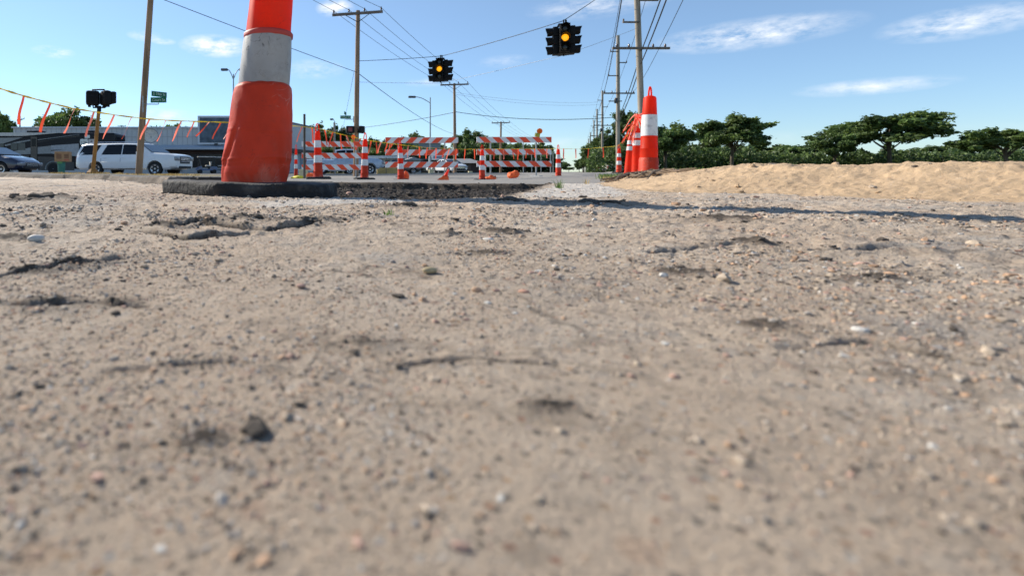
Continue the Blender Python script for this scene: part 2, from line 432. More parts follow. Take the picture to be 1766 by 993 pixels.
def ground(x, y, detail=True):
    r = np.hypot(x, y)
    n1 = fbm(x, y, 1.7, 4) - .5
    nN = n1 * .012 * np.clip(r / 1.2, .15, 2.0)
    if detail:
        nN = nN + (fbm(x, y, 14, 4) - .5) * .006 * np.clip(r / .5, .25, 1.6) + (fbm(x + 5, y, 70, 4, .62) - .5) * .0050 * np.clip(r / .45, .22, 2.2)
    zR = road_z(x, y) + (fbm(x, y, .9, 4) - .5) * .012
    if detail: zR = zR + (fbm(x, y, 12, 3) - .5) * .006
    wob = (fbm(x, y, 5.0, 4) - .5) * .10
    dU = sdist(x, y, UPPER) + wob * .5
    wide = sstep(1.3, 2.4, x)
    ew = .010 + .004 * np.clip(r - 5, 0, 30)
    s = sstep(-ew, ew * 3, dU) * (1 - wide) + sstep(-.9, 1.2, dU) * wide
    s = np.where(y < 0, 0, s)
    z = nN * (1 - s) + zR * s
    dP = sdist(x, y, PIT) + wob * .6
    sp = sstep(-.005, .035, dP)
    rub = (fbm(x, y, 5, 4) - .5) * .030 + (fbm(x, y, 26, 4) - .5) * .030 + (fbm(x, y, 90, 2) - .5) * .010
    z = z * (1 - sp) + (-.030 - .022 * np.clip((y - 2.2) / 1.4, -.3, 1) + rub) * sp
    dB = sdist(x, y, BANK) + wob * 1.2
    bh = sstep(0.0, .5, dB) * (.095 + (fbm(x, y, 1.1, 5) - .5) * .07 + (fbm(x, y, 4.5, 5, .6) - .5) * .055 + (fbm(x, y, 24, 3) - .5) * .012)
    fade = 1 - sstep(13, 26, r)
    z = z + bh * fade * (1 - .0)
    dark = np.zeros(x.shape)
    if detail:
        for k, cr in enumerate(CRACKS):
            w = .0038 + .0050 * vnoise(x * 60, y * 60)
            if k == len(CRACKS) - 1: w = w * 3.5
            rs = np.clip(r / .75, .12 if k > 2 else .6, 1.0) if k != len(CRACKS) - 1 else 1.0
            w = w * rs
            d = seg_dist(x, y, cr) + (fbm(x, y, 45, 3) - .5) * .010 * rs + (fbm(x + 3, y, 140, 3) - .5) * .006 * rs
            g = np.exp(-(d / w) ** 2)
            g = g * (np.clip(fbm(x, y, 16, 3) * 3.2 - .7, 0, 1) if k > 2 else np.clip(fbm(x, y, 12, 2) * 3.5 - .45, .5, 1))
            z = z - g * rs * (.0085 if k != len(CRACKS) - 1 else .012)
            z = z + np.exp(-((d - 2.4 * w) / (w * 1.1)) ** 2) * .0022 * rs
            dark = np.maximum(dark, g * .9)
        for k in (0, 1, 2):
            xs_ = np.array([p_[0] for p_ in CRACKS[k]]); ys_ = np.array([p_[1] for p_ in CRACKS[k]])
            s_ = y - np.interp(x, xs_, ys_) + (fbm(x, y, 40, 4) - .5) * .022
            inx = sstep(xs_[0] - .01, xs_[0] + .03, x) * (1 - sstep(xs_[-1] - .05, xs_[-1] + .01, x))
            hh = (.0075 if k < 2 else .0050) * inx * (.5 + vnoise(x * 23, y * 5))
            z = z + sstep(0, .004, s_) * np.exp(-np.clip(s_, 0, 9) / .055) * hh
            dark = np.maximum(dark, sstep(-.004, -.001, s_) * (1 - sstep(.004, .008, s_)) * inx * .9)  # shade painted on the near face of each crack step
        for (c, w, h) in MOUNDS:
            d2 = ((x - c[0]) / (w * 1.2)) ** 2 + ((y - c[1]) / (w * .9)) ** 2
            g = np.exp(-d2 * 1.6) * np.clip(fbm(x, y, 1.6 / w * .9, 4) * 2.4 - .55, 0, 1.3)
            z = z + g * h
            dark = np.maximum(dark, np.clip(g * 1.3, 0, .85))
        dark = dark * (r < 14)
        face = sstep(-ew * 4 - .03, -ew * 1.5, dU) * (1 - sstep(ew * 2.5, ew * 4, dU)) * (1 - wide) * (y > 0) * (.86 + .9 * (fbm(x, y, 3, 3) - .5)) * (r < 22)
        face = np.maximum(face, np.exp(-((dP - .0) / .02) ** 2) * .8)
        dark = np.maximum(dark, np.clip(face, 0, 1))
    return z, dark, dU, dP, dB
def gz(x, y):
    return float(ground(np.array([float(x)]), np.array([float(y)]), False)[0][0])
def gloc(px, d):
    x = X(px, d); return (x, d, gz(x, d))

def ground_material(name, cA, cB, cDark, speck=.5, bump=.5, fine=1.0, patch=None, gscale=1.0, plates=False):
    m = bpy.data.materials.new(name); m.use_nodes = True
    nt = m.node_tree; n, l = nt.nodes, nt.links
    b = n["Principled BSDF"]; b.inputs['Roughness'].default_value = .92; b.inputs['Specular IOR Level'].default_value = .25
    t = n.new("ShaderNodeTexCoord"); V = t.outputs['Object']
    def noise(s, det=8, rough=.6):
        q = n.new("ShaderNodeTexNoise"); q.inputs['Scale'].default_value = s * gscale; q.inputs['Detail'].default_value = det; q.inputs['Roughness'].default_value = rough
        l.new(V, q.inputs['Vector']); return q.outputs['Fac']
    def ramp(f, a, b2, ca, cb):
        q = n.new("ShaderNodeValToRGB"); e = q.color_ramp.elements
        e[0].position = a; e[0].color = (*ca, 1); e[1].position = b2; e[1].color = (*cb, 1)
        l.new(f, q.inputs['Fac']); return q.outputs['Color']
    def mix(f, a, b2, mode='MIX'):
        q = n.new("ShaderNodeMixRGB"); q.blend_type = mode
        for i, v in (('Fac', f), ('Color1', a), ('Color2', b2)):
            if isinstance(v, (int, float)): q.inputs[i].default_value = v
            elif isinstance(v, tuple): q.inputs[i].default_value = (*v, 1)
            else: l.new(v, q.inputs[i])
        return q.outputs['Color']
    def mrange(f, a, b2, c=0.0, d=1.0):
        q = n.new("ShaderNodeMapRange"); q.inputs['From Min'].default_value = a; q.inputs['From Max'].default_value = b2
        q.inputs['To Min'].default_value = c; q.inputs['To Max'].default_value = d
        l.new(f, q.inputs['Value']); return q.outputs[0]
    col = ramp(noise(2.2, 10, .65), .38, .62, cA, cB)
    col = mix(mrange(noise(13, 9, .7), .35, .7, 0, .75), col, tuple(c * .80 for c in cA))
    col = mix(mrange(noise(6.5, 10, .72), .56, .72, 0, .5), col, cDark)
    if plates:
        col = mix(mrange(noise(4.5, 10, .7), .50, .62, 0, .8), col, (.68, .58, .47))
        col = mix(mrange(noise(8.5, 11, .72), .56, .68, 0, .7), col, (.25, .19, .145))
        col = mix(mrange(noise(3.1, 9, .66), .53, .63, 0, .7), col, (.40, .385, .36))
        dn = n.new("ShaderNodeTexNoise"); dn.inputs['Scale'].default_value = 7; dn.inputs['Detail'].default_value = 8; l.new(V, dn.inputs['Vector'])
        dm = n.new("ShaderNodeMixRGB"); dm.inputs['Fac'].default_value = .22; l.new(V, dm.inputs['Color1']); l.new(dn.outputs['Color'], dm.inputs['Color2'])
        ve = n.new("ShaderNodeTexVoronoi"); ve.feature = 'DISTANCE_TO_EDGE'; ve.inputs['Scale'].default_value = 9; l.new(dm.outputs['Color'], ve.inputs['Vector'])
        cm = n.new("ShaderNodeMath"); cm.operation = 'MULTIPLY'
        l.new(mrange(ve.outputs['Distance'], .0, .035, .85, 0), cm.inputs[0]); l.new(mrange(noise(3.7, 4, .5), .46, .60), cm.inputs[1])
        col = mix(cm.outputs[0], col, (.10, .08, .062))
    # sand grains: coloured voronoi cells of about a millimetre to a few millimetres
    for (sc, amt) in ((260 * fine, speck), (700 * fine, speck * .8), (75 * fine, speck * .35)):
        vo = n.new("ShaderNodeTexVoronoi"); vo.inputs['Scale'].default_value = sc * gscale
        l.new(V, vo.inputs['Vector'])
        sp = n.new("ShaderNodeSeparateColor"); l.new(vo.outputs['Color'], sp.inputs[0])
        gr = n.new("ShaderNodeValToRGB"); e = gr.color_ramp.elements
        e[0].position = 0; e[0].color = (.10, .085, .075, 1); e[1].position = 1; e[1].color = (.62, .56, .48, 1)
        for p_, c_ in ((.2, (.26, .22, .18)), (.45, (.36, .30, .24)), (.7, (.46, .30, .18)), (.82, (.40, .20, .14)), (.9, (.5, .46, .42))):
            q = e.new(p_); q.color = (*c_, 1)
        l.new(sp.outputs[0], gr.inputs['Fac'])
        msk = n.new("ShaderNodeMath"); msk.operation = 'MULTIPLY'
        m1 = mrange(sp.outputs[1], .55, .6, 0, amt); m2 = mrange(vo.outputs['Distance'], .28, .42, 1, 0)
        l.new(m1, msk.inputs[0]); l.new(m2, msk.inputs[1])
        col = mix(msk.outputs[0], col, gr.outputs['Color'])
    ap = n.new("ShaderNodeAttribute"); ap.attribute_name = 'pale'
    col = mix(ap.outputs['Fac'], col, (.66, .63, .58))
    at = n.new("ShaderNodeAttribute"); at.attribute_name = 'mud'  # mud and bare soil, plus the shade painted along the crack steps
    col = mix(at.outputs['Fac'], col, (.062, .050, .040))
    l.new(col, b.inputs['Base Color'])
    hn = noise(120, 8, .75)
    hn2 = noise(480, 5, .7)
    add = n.new("ShaderNodeMath"); add.operation = 'MULTIPLY_ADD'; l.new(hn2, add.inputs[0]); add.inputs[1].default_value = .35; l.new(hn, add.inputs[2])
    bp = n.new("ShaderNodeBump"); bp.inputs['Strength'].default_value = bump; bp.inputs['Distance'].default_value = .0055
    l.new(add.outputs[0], bp.inputs['Height']); l.new(bp.outputs[0], b.inputs['Normal'])
    return m

G_dirt = ground_material('dusty_concrete', (.66, .52, .39), (.57, .475, .375), (.17, .135, .105), speck=.95, bump=1.0, plates=True)
G_pit = ground_material('excavated_soil', (.036, .031, .027), (.070, .058, .047), (.018, .016, .015), speck=.25, bump=1.0, fine=.4)
G_road = ground_material('worn_pavement', (.30, .285, .26), (.22, .215, .205), (.14, .13, .12), speck=.45, bump=.6, fine=.3, gscale=.6)
G_bank = ground_material('tan_sand', (.66, .47, .29), (.54, .385, .24), (.26, .18, .11), speck=.35, bump=.9, fine=.5)
G_verge = ground_material('dry_verge', (.25, .20, .10), (.16, .15, .06), (.08, .07, .04), speck=.2, bump=1, fine=.2, gscale=.3)
G_far = ground_material('far_grass', (.085, .10, .035), (.13, .12, .055), (.05, .055, .025), speck=.1, bump=.6, fine=.1, gscale=.12)
G_lot = ground_material('asphalt_lot', (.10, .10, .10), (.13, .125, .12), (.05, .05, .05), speck=.08, bump=.5, fine=.2, gscale=.3)

def build_ground():
    a0, a1 = R(-37), R(58)
    fine = np.arange(a0, a1, R(.115))
    coarse = np.arange(a1, a0 + 2 * PI, R(3.0))
    ang = np.concatenate([fine, coarse]); NA = len(ang)
    r1 = np.exp(np.concatenate([np.arange(math.log(.045), math.log(1.3), .0062), np.arange(math.log(1.3), math.log(4.6), .0022), np.arange(math.log(4.6), math.log(14), .0055)]))
    r2 = np.exp(np.linspace(math.log(14), math.log(6000), 110))[1:]
    rad = np.concatenate([r1, r2]); NR = len(rad)
    Rg, Ag = np.meshgrid(rad, ang, indexing='ij')
    x = (Rg * np.sin(Ag)).ravel(); y = (Rg * np.cos(Ag)).ravel()
    z, dark, dU, dP, dB = ground(x, y)
    far = Rg.ravel()
    z = np.where(far > 1500, -.1, z)
    co = np.stack([x, y, z], 1)
    i = np.arange(NR - 1)[:, None]; k = np.arange(NA)[None, :]
    k2 = (k + 1) % NA
    q = np.stack([i * NA + k, (i + 1) * NA + k, (i + 1) * NA + k2, i * NA + k2], -1).reshape(-1, 4)
    # middle disc
    cx = x[q].mean(1); cy = y[q].mean(1)
    fU = dU[q].mean(1); fP = dP[q].mean(1); fB = dB[q].mean(1); fr = np.hypot(cx, cy)
    zone = np.zeros(len(q), int)
    zone[(fU > .03)] = 2
    zone[(fU > .03) & (cx < -.45 - .05 * cy + (fbm(cx, cy, .8, 3) - .5) * .5)] = 6
    # left verge strip and parking lot behind it, right verge, far ground
    left_edge = 13.4 + .25 * (-cx - 6)
    lv = (cx < -1.5) & (cy > left_edge) & (fU > 0)
    zone[lv & (cy < left_edge + 8)] = 4
    zone[(cx < 22) & (cx < 2.5 + .30 * cy) & (cy > 27) & (cy < 64)] = 6
    zone[lv & (cy >= left_edge + 8) & (cy < 72)] = 6
    rightline = cx > 4.0 + .47 * cy
    zone[(rightline) & (cy > 17)] = 5
    lf = (cx < 2.0 + .40 * cy - 10) & (cy > 64)
    zone[lf] = 5
    zone[(fr > 600)] = 5
    zone[(cy < -6) | ((fr > 20) & (cy < 2))] = 5
    zone[(fB > .02) & (zone != 5)] = 3
    zone[(fB > 2.6 + (fbm(cx, cy, .7, 3) - .5) * 2)] = 5
    zone[fP > .012] = 1
    names = {0: ('ground', G_dirt), 1: ('pit_ground', G_pit), 2: ('road', G_road), 3: ('sand_terrain', G_bank), 4: ('verge_ground', G_verge), 5: ('grass_ground', G_far), 6: ('pavement', G_lot)}
    for zn, (nm, mt) in names.items():
        qq = q[zone == zn]
        if not len(qq): continue
        u, inv = np.unique(qq.ravel(), return_inverse=True)
        me = bpy.data.meshes.new(nm)
        nf = len(qq)
        me.vertices.add(len(u)); me.vertices.foreach_set('co', co[u].astype(np.float32).ravel())
        me.loops.add(nf * 4); me.loops.foreach_set('vertex_index', inv.astype(np.int32).ravel())
        me.polygons.add(nf); me.polygons.foreach_set('loop_start', (np.arange(nf) * 4).astype(np.int32))
        me.polygons.foreach_set('use_smooth', np.ones(nf, bool))
        me.update(calc_edges=True); me.validate()
        at = me.attributes.new('mud', 'FLOAT', 'POINT')
        at.data.foreach_set('value', dark[u].astype(np.float32))
        xu, yu = co[u][:, 0], co[u][:, 1]
        pl = np.clip(np.maximum(sdist(xu, yu, PALE), sdist(xu, yu, PALE2)) / .03 + (fbm(xu, yu, 9, 4) - .5) * 2.5, 0, .62) if zn == 0 else np.zeros(len(u))
        ap_ = me.attributes.new('pale', 'FLOAT', 'POINT'); ap_.data.foreach_set('value', pl.astype(np.float32))
        me.materials.append(mt)
        if me.polygons[len(me.polygons) // 2].normal.z < 0: me.flip_normals()
        o = bpy.data.objects.new(nm, me); link(o)
        o['kind'] = 'structure'
build_ground()
# small disc under the camera that closes the sheet
b = MB(); b.lathe([(.0001, -.002), (.052, -.001)], 24, cap=False); o = b.build('ground', G_dirt, fix=False); o['kind'] = 'structure'; o.data.flip_normals()

# ------------------------------------------------------------------ stones and crumbs
ICO = None
def ico(sub):
    bm = bmesh.new(); bmesh.ops.create_icosphere(bm, subdivisions=sub, radius=1)
    v = np.array([tuple(q.co) for q in bm.verts]); f = np.array([[q.index for q in t.verts] for t in bm.faces]); bm.free()
    return v, f
ICO1, ICO2, ICO3 = ico(1), ico(2), ico(3)

def stones(name, pts, sizes, mats, mi, flat=(.35, .7), jitter=.36, sink=.30, base=ICO1, seed=0):
    g = np.random.default_rng(seed)
    bv, bf = base; nv, nf = len(bv), len(bf); N = len(pts)
    ang = g.random(N) * 2 * PI
    sx = sizes * g.uniform(.8, 1.25, N); sy = sizes * g.uniform(.7, 1.0, N); sz = sizes * g.uniform(flat[0], flat[1], N)
    V = bv[None] * (1 + g.normal(0, jitter, (N, nv, 1)) * .6)
    V = V * np.stack([sx, sy, sz], 1)[:, None, :]
    ca, sa = np.cos(ang)[:, None], np.sin(ang)[:, None]
    x = V[..., 0] * ca - V[..., 1] * sa; y = V[..., 0] * sa + V[..., 1] * ca; z = V[..., 2]
    pz = ground(pts[:, 0], pts[:, 1])[0]
    x = x + pts[:, 0][:, None]; y = y + pts[:, 1][:, None]; z = z + (pz + sz * (1 - sink * 2) * .8)[:, None]
    co = np.stack([x, y, z], -1).reshape(-1, 3).astype(np.float32)
    fc = (bf[None] + (np.arange(N) * nv)[:, None, None]).reshape(-1, 3).astype(np.int32)
    me = bpy.data.meshes.new(name)
    me.vertices.add(len(co)); me.vertices.foreach_set('co', co.ravel())
    me.loops.add(len(fc) * 3); me.loops.foreach_set('vertex_index', fc.ravel())
    me.polygons.add(len(fc)); me.polygons.foreach_set('loop_start', (np.arange(len(fc)) * 3).astype(np.int32))
    for m in mats: me.materials.append(m)
    me.polygons.foreach_set('material_index', np.repeat(mi, nf).astype(np.int32))
    me.polygons.foreach_set('use_smooth', np.zeros(len(fc), bool) if base is not ICO3 else np.ones(len(fc), bool))
    me.update(calc_edges=True); me.validate()
    o = bpy.data.objects.new(name, me); return link(o)

S_tan = mat('stone_tan', (.40, .32, .24), .8, var=.2, scale=200)
S_or = mat('stone_orange', (.46, .29, .18), .8, var=.25, scale=200)
S_pink = mat('stone_pink', (.40, .25, .19), .8, var=.25, scale=200)
S_grey = mat('stone_grey', (.34, .30, .26), .8, var=.25, scale=200)
S_white = mat('stone_white', (.56, .53, .48), .7, var=.1, scale=100)
S_mud = mat('mud_crumb', (.10, .080, .062), .95, var=.3, scale=150, bump=.6, bscale=400)
S_soil = mat('wet_soil_lump', (.040, .033, .028), .9, var=.4, scale=60, bump=.8, bscale=150)
SM = [S_tan, S_or, S_pink, S_grey, S_white, S_mud]

def scatter(n, rmin, rmax, a0=-36, a1=56, seed=1, power=0.0, clump=.5):
    g = np.random.default_rng(seed)
    out = np.zeros((0, 2))
    while len(out) < n:
        r = np.exp(g.uniform(math.log(rmin), math.log(rmax), n)); a = np.radians(g.uniform(a0, a1, n))
        p = np.stack([r * np.sin(a), r * np.cos(a)], 1)
        dn = fbm(p[:, 0], p[:, 1], 5, 4); keep = g.random(n) < sstep(.40, .64, dn) * clump + (1 - clump)
        d = ground(p[:, 0], p[:, 1], False)
        keep &= (d[2] < 0) | (p[:, 0] > 1.3); keep &= d[3] < 0; keep &= d[4] < .05
        out = np.concatenate([out, p[keep]])
    return out[:n]
p = scatter(46000, .085, 3.6, seed=3, clump=.97)
rr = np.hypot(p[:, 0], p[:, 1])
g = np.random.default_rng(5)
sz = np.exp(g.normal(math.log(.00072), .55, len(p))) * np.clip(rr / .55, .45, 1.9)
mi = g.choice(6, len(p), p=[.42, .15, .08, .18, .05, .12])
o = stones('gravel', p, sz, SM, mi, seed=9); tag(o, 'fine tan and pink gravel scattered over the dusty slab', 'gravel', kind='stuff')
# coarser grit
p = scatter(900, .18, 3.0, seed=13, clump=.8); rr = np.hypot(p[:, 0], p[:, 1])
sz = np.exp(g.normal(math.log(.0018), .35, len(p))) * np.clip(rr / .6, .5, 1.6)
mi = g.choice(6, len(p), p=[.32, .25, .15, .12, .06, .10])
o = stones('grit_gravel', p, sz, SM, mi, base=ICO2, jitter=.22, seed=19); tag(o, 'coarser orange and grey pebbles among the gravel', 'gravel', kind='stuff')
# mud crumbs round the cracks and mounds
pts = []
for (c, w, h) in MOUNDS:
    k = int(34)
    pts.append(np.stack([g.normal(c[0], w * 1.1, k), g.normal(c[1], w * .7, k)], 1))
for cr in CRACKS:
    for i in range(len(cr) - 1):
        k = 12; t = g.random(k)[:, None]
        pts.append(np.array(cr[i])[None] * (1 - t) + np.array(cr[i + 1])[None] * t + g.normal(0, .012, (k, 2)))
p = np.concatenate(pts); rr = np.hypot(p[:, 0], p[:, 1])
sz = np.exp(g.normal(math.log(.0014), .55, len(p))) * np.clip(rr / .75, .35, 2.6)
o = stones('mud_crumbs', p, sz, [S_mud, S_tan], g.choice(2, len(p), p=[.85, .15]), base=ICO2, jitter=.25, seed=21); tag(o, 'dark dried mud crumbs along the cracks in the slab', 'mud', kind='stuff')
# rubble in the pit
def in_poly_pts(n, poly, seed):
    q = np.random.default_rng(seed); xs = [a for a, _ in poly]; ys = [b_ for _, b_ in poly]; out = np.zeros((0, 2))
    while len(out) < n:
        c = np.stack([q.uniform(min(xs), max(xs), n), q.uniform(min(ys), max(ys), n)], 1)
        out = np.concatenate([out, c[inside(c[:, 0], c[:, 1], poly)]])
    return out[:n]
p = in_poly_pts(9000, PIT, 31)
sz = np.exp(g.normal(math.log(.0034), .55, len(p)))
sz = np.minimum(sz, .014)
o = stones('rubble', p, sz, [S_soil, S_mud, S_pink, S_grey], g.choice(4, len(p), p=[.85, .135, .01, .005]), base=ICO2, jitter=.4, seed=33); tag(o, 'dark broken soil and rubble lying in the excavated pit', 'rubble', kind='stuff')
# rubble along the broken edge of the road slab
p = np.concatenate([np.stack([np.linspace(a[0], b_[0], 160), np.linspace(a[1], b_[1], 160)], 1) for a, b_ in zip(EDGE[2:-1], EDGE[3:])])
p = p + g.normal(0, .05, p.shape) + np.array([-.02, -.06])
o = stones('edge_rubble', p, np.minimum(np.exp(g.normal(math.log(.004), .5, len(p))), .008), [S_grey, S_mud, S_tan], g.choice(3, len(p)), base=ICO2, jitter=.2, seed=35); tag(o, 'broken crumbs lying under the raised edge of the road', 'rubble', kind='stuff')
# dirt lumps on the bank
p = in_poly_pts(900, [(1.4, 2.0), (2.2, 4.1), (5, 8), (8, 8), (3.5, 2), (2.3, .6)], 41)
o = stones('sand_crumbs', p, np.minimum(np.exp(g.normal(math.log(.005), .6, len(p))), .014), [G_bank, S_tan, S_mud], g.choice(3, len(p), p=[.6, .25, .15]), base=ICO2, jitter=.2, seed=43); tag(o, 'sandy crumbs lying on the tan bank', 'dirt', kind='stuff')

def one_stone(px, py, wpx, mt, label, name='stone', flat=.5, elong=.75, seed=0, cat='stone', rough=.06):
    x, y = GP(px, py); s = wpx / F * y / 2
    bv, bf = ICO3
    b = MB(); q = np.random.default_rng(seed)
    off = q.random(3) * 10
    vs = []
    for v in bv:
        k = 1 + rough * 2 * (float(vnoise(np.array([v[0] * 2.2 + off[0] + v[2]]), np.array([v[1] * 2.2 + off[1]]))[0]) - .5) * 2
        vs.append((v[0] * s * k, v[1] * s * elong * k, v[2] * s * flat * k))
    b.add(vs, [tuple(t) for t in bf])
    o = b.build(name, mt, smooth=80)
    o.location = (x, y, gz(x, y) + s * flat * .78); o.rotation_euler = (0, 0, q.uniform(-.5, .5))
    tag(o, label, cat)
    return o
M_st1 = mat('pale_grey_pebble', (.52, .49, .44), .6, var=.1, scale=120)
M_st2 = mat('ochre_pebble', (.38, .30, .17), .7, var=.2, scale=120)
M_st3 = mat('pink_pebble', (.50, .27, .18), .7, var=.2, scale=120)
one_stone(62, 418, 27, M_st1, 'smooth oval pale grey pebble lying alone on the slab', 'pebble', .52, .7, 1)
one_stone(842, 414, 18, S_white, 'flat white pebble on the gravel in front of the pit', 'pebble', .35, .8, 2)
one_stone(741, 470, 27, M_st2, 'ochre pebble with a dark shaded side on the near slab', 'pebble', .42, .7, 3)
one_stone(903, 505, 20, M_st3, 'pinkish flat pebble close to the camera', 'pebble', .4, .7, 4)
one_stone(822, 503, 17, S_or, 'round orange pebble on the near slab', 'pebble', .6, .8, 5)
one_stone(519, 495, 16, S_pink, 'dark reddish pebble on the near slab', 'pebble', .45, .8, 6)
one_stone(214, 388, 13, S_or, 'small orange pebble beside the mud ridge', 'pebble', .6, .8, 7)
for i, (px, py, w) in enumerate([(352, 386, 34), (330, 392, 20), (385, 392, 24), (292, 396, 26), (438, 377, 26), (72, 345, 38), (874, 349, 26), (545, 384, 16), (700, 357, 30), (1048, 354, 28), (270, 400, 22), (1004, 341, 14)]):
    one_stone(px, py, w, S_mud, ['largest rough mud clod on the cracked slab', 'small mud clod against the largest clod', 'mud clod at the end of the crack', 'dark clod beside the V shaped crack', 'low clod behind the mud ridge',
              'flat dark clod near the road edge', 'wide dark clod at the corner of the pit', 'small clod at the tip of the long crack', 'dark clod in the cone shadow', 'clod lying in the shadow band below the sand bank', 'clod at the start of the V shaped crack', 'tiny clod on the pale slab beside the pit'][i], 'mud_clod', .34, .8, 50 + i, 'mud clod', .28)

# weeds
def blades(n, h, spread, mt, name, label, loc, cat='weed', group=None, seed=0, w=.004, kind=None):
    q = random.Random(seed); b = MB()
    for i in range(n):
        a = q.uniform(0, 2 * PI); r0 = spread * math.sqrt(q.random()) * .4; hh = h * q.uniform(.5, 1)
        ox, oy = r0 * math.cos(a), r0 * math.sin(a); lean = q.uniform(.15, .9) * hh; pa = a + q.uniform(-.6, .6)
        sd = Vector((-math.sin(pa), math.cos(pa), 0)) * w
        vs = []
        for k in range(4):
            t = k / 3; c = Vector((ox + math.cos(pa) * lean * t * t, oy + math.sin(pa) * lean * t * t, hh * (t - .18 * t * t * (lean / hh))))
            vs += [c - sd * (1 - t * .9), c + sd * (1 - t * .9)]
        b.add(vs, [(0, 1, 3, 2), (2, 3, 5, 4), (4, 5, 7, 6)])
    o = b.build(name, mt, fix=False, smooth=80); o.location = loc
    tag(o, label, cat, group, kind)
    return o
M_grass = mat('fresh_grass_blade', (.12, .20, .04), .6, transl=.3, var=.3, scale=30)
M_dry = mat('dry_grass_blade', (.46, .33, .13), .8, transl=.25, var=.35, scale=12)
def gl(px, py, z=0.0):
    d = gd(py, z); x = X(px, d); return (x, d, gz(x, d))
blades(16, .055, .05, M_grass, 'weed', 'taller green weed at the far corner of the pit', gl(964, 324), seed=1, w=.003)
blades(12, .014, .03, M_grass, 'weed', 'low green weed sprouting in the gravel before the slab', gl(667, 371), seed=2, w=.0016)
blades(10, .05, .05, M_dry, 'weed', 'dry weed at the foot of the sand bank', gl(1010, 318), seed=3, w=.002)

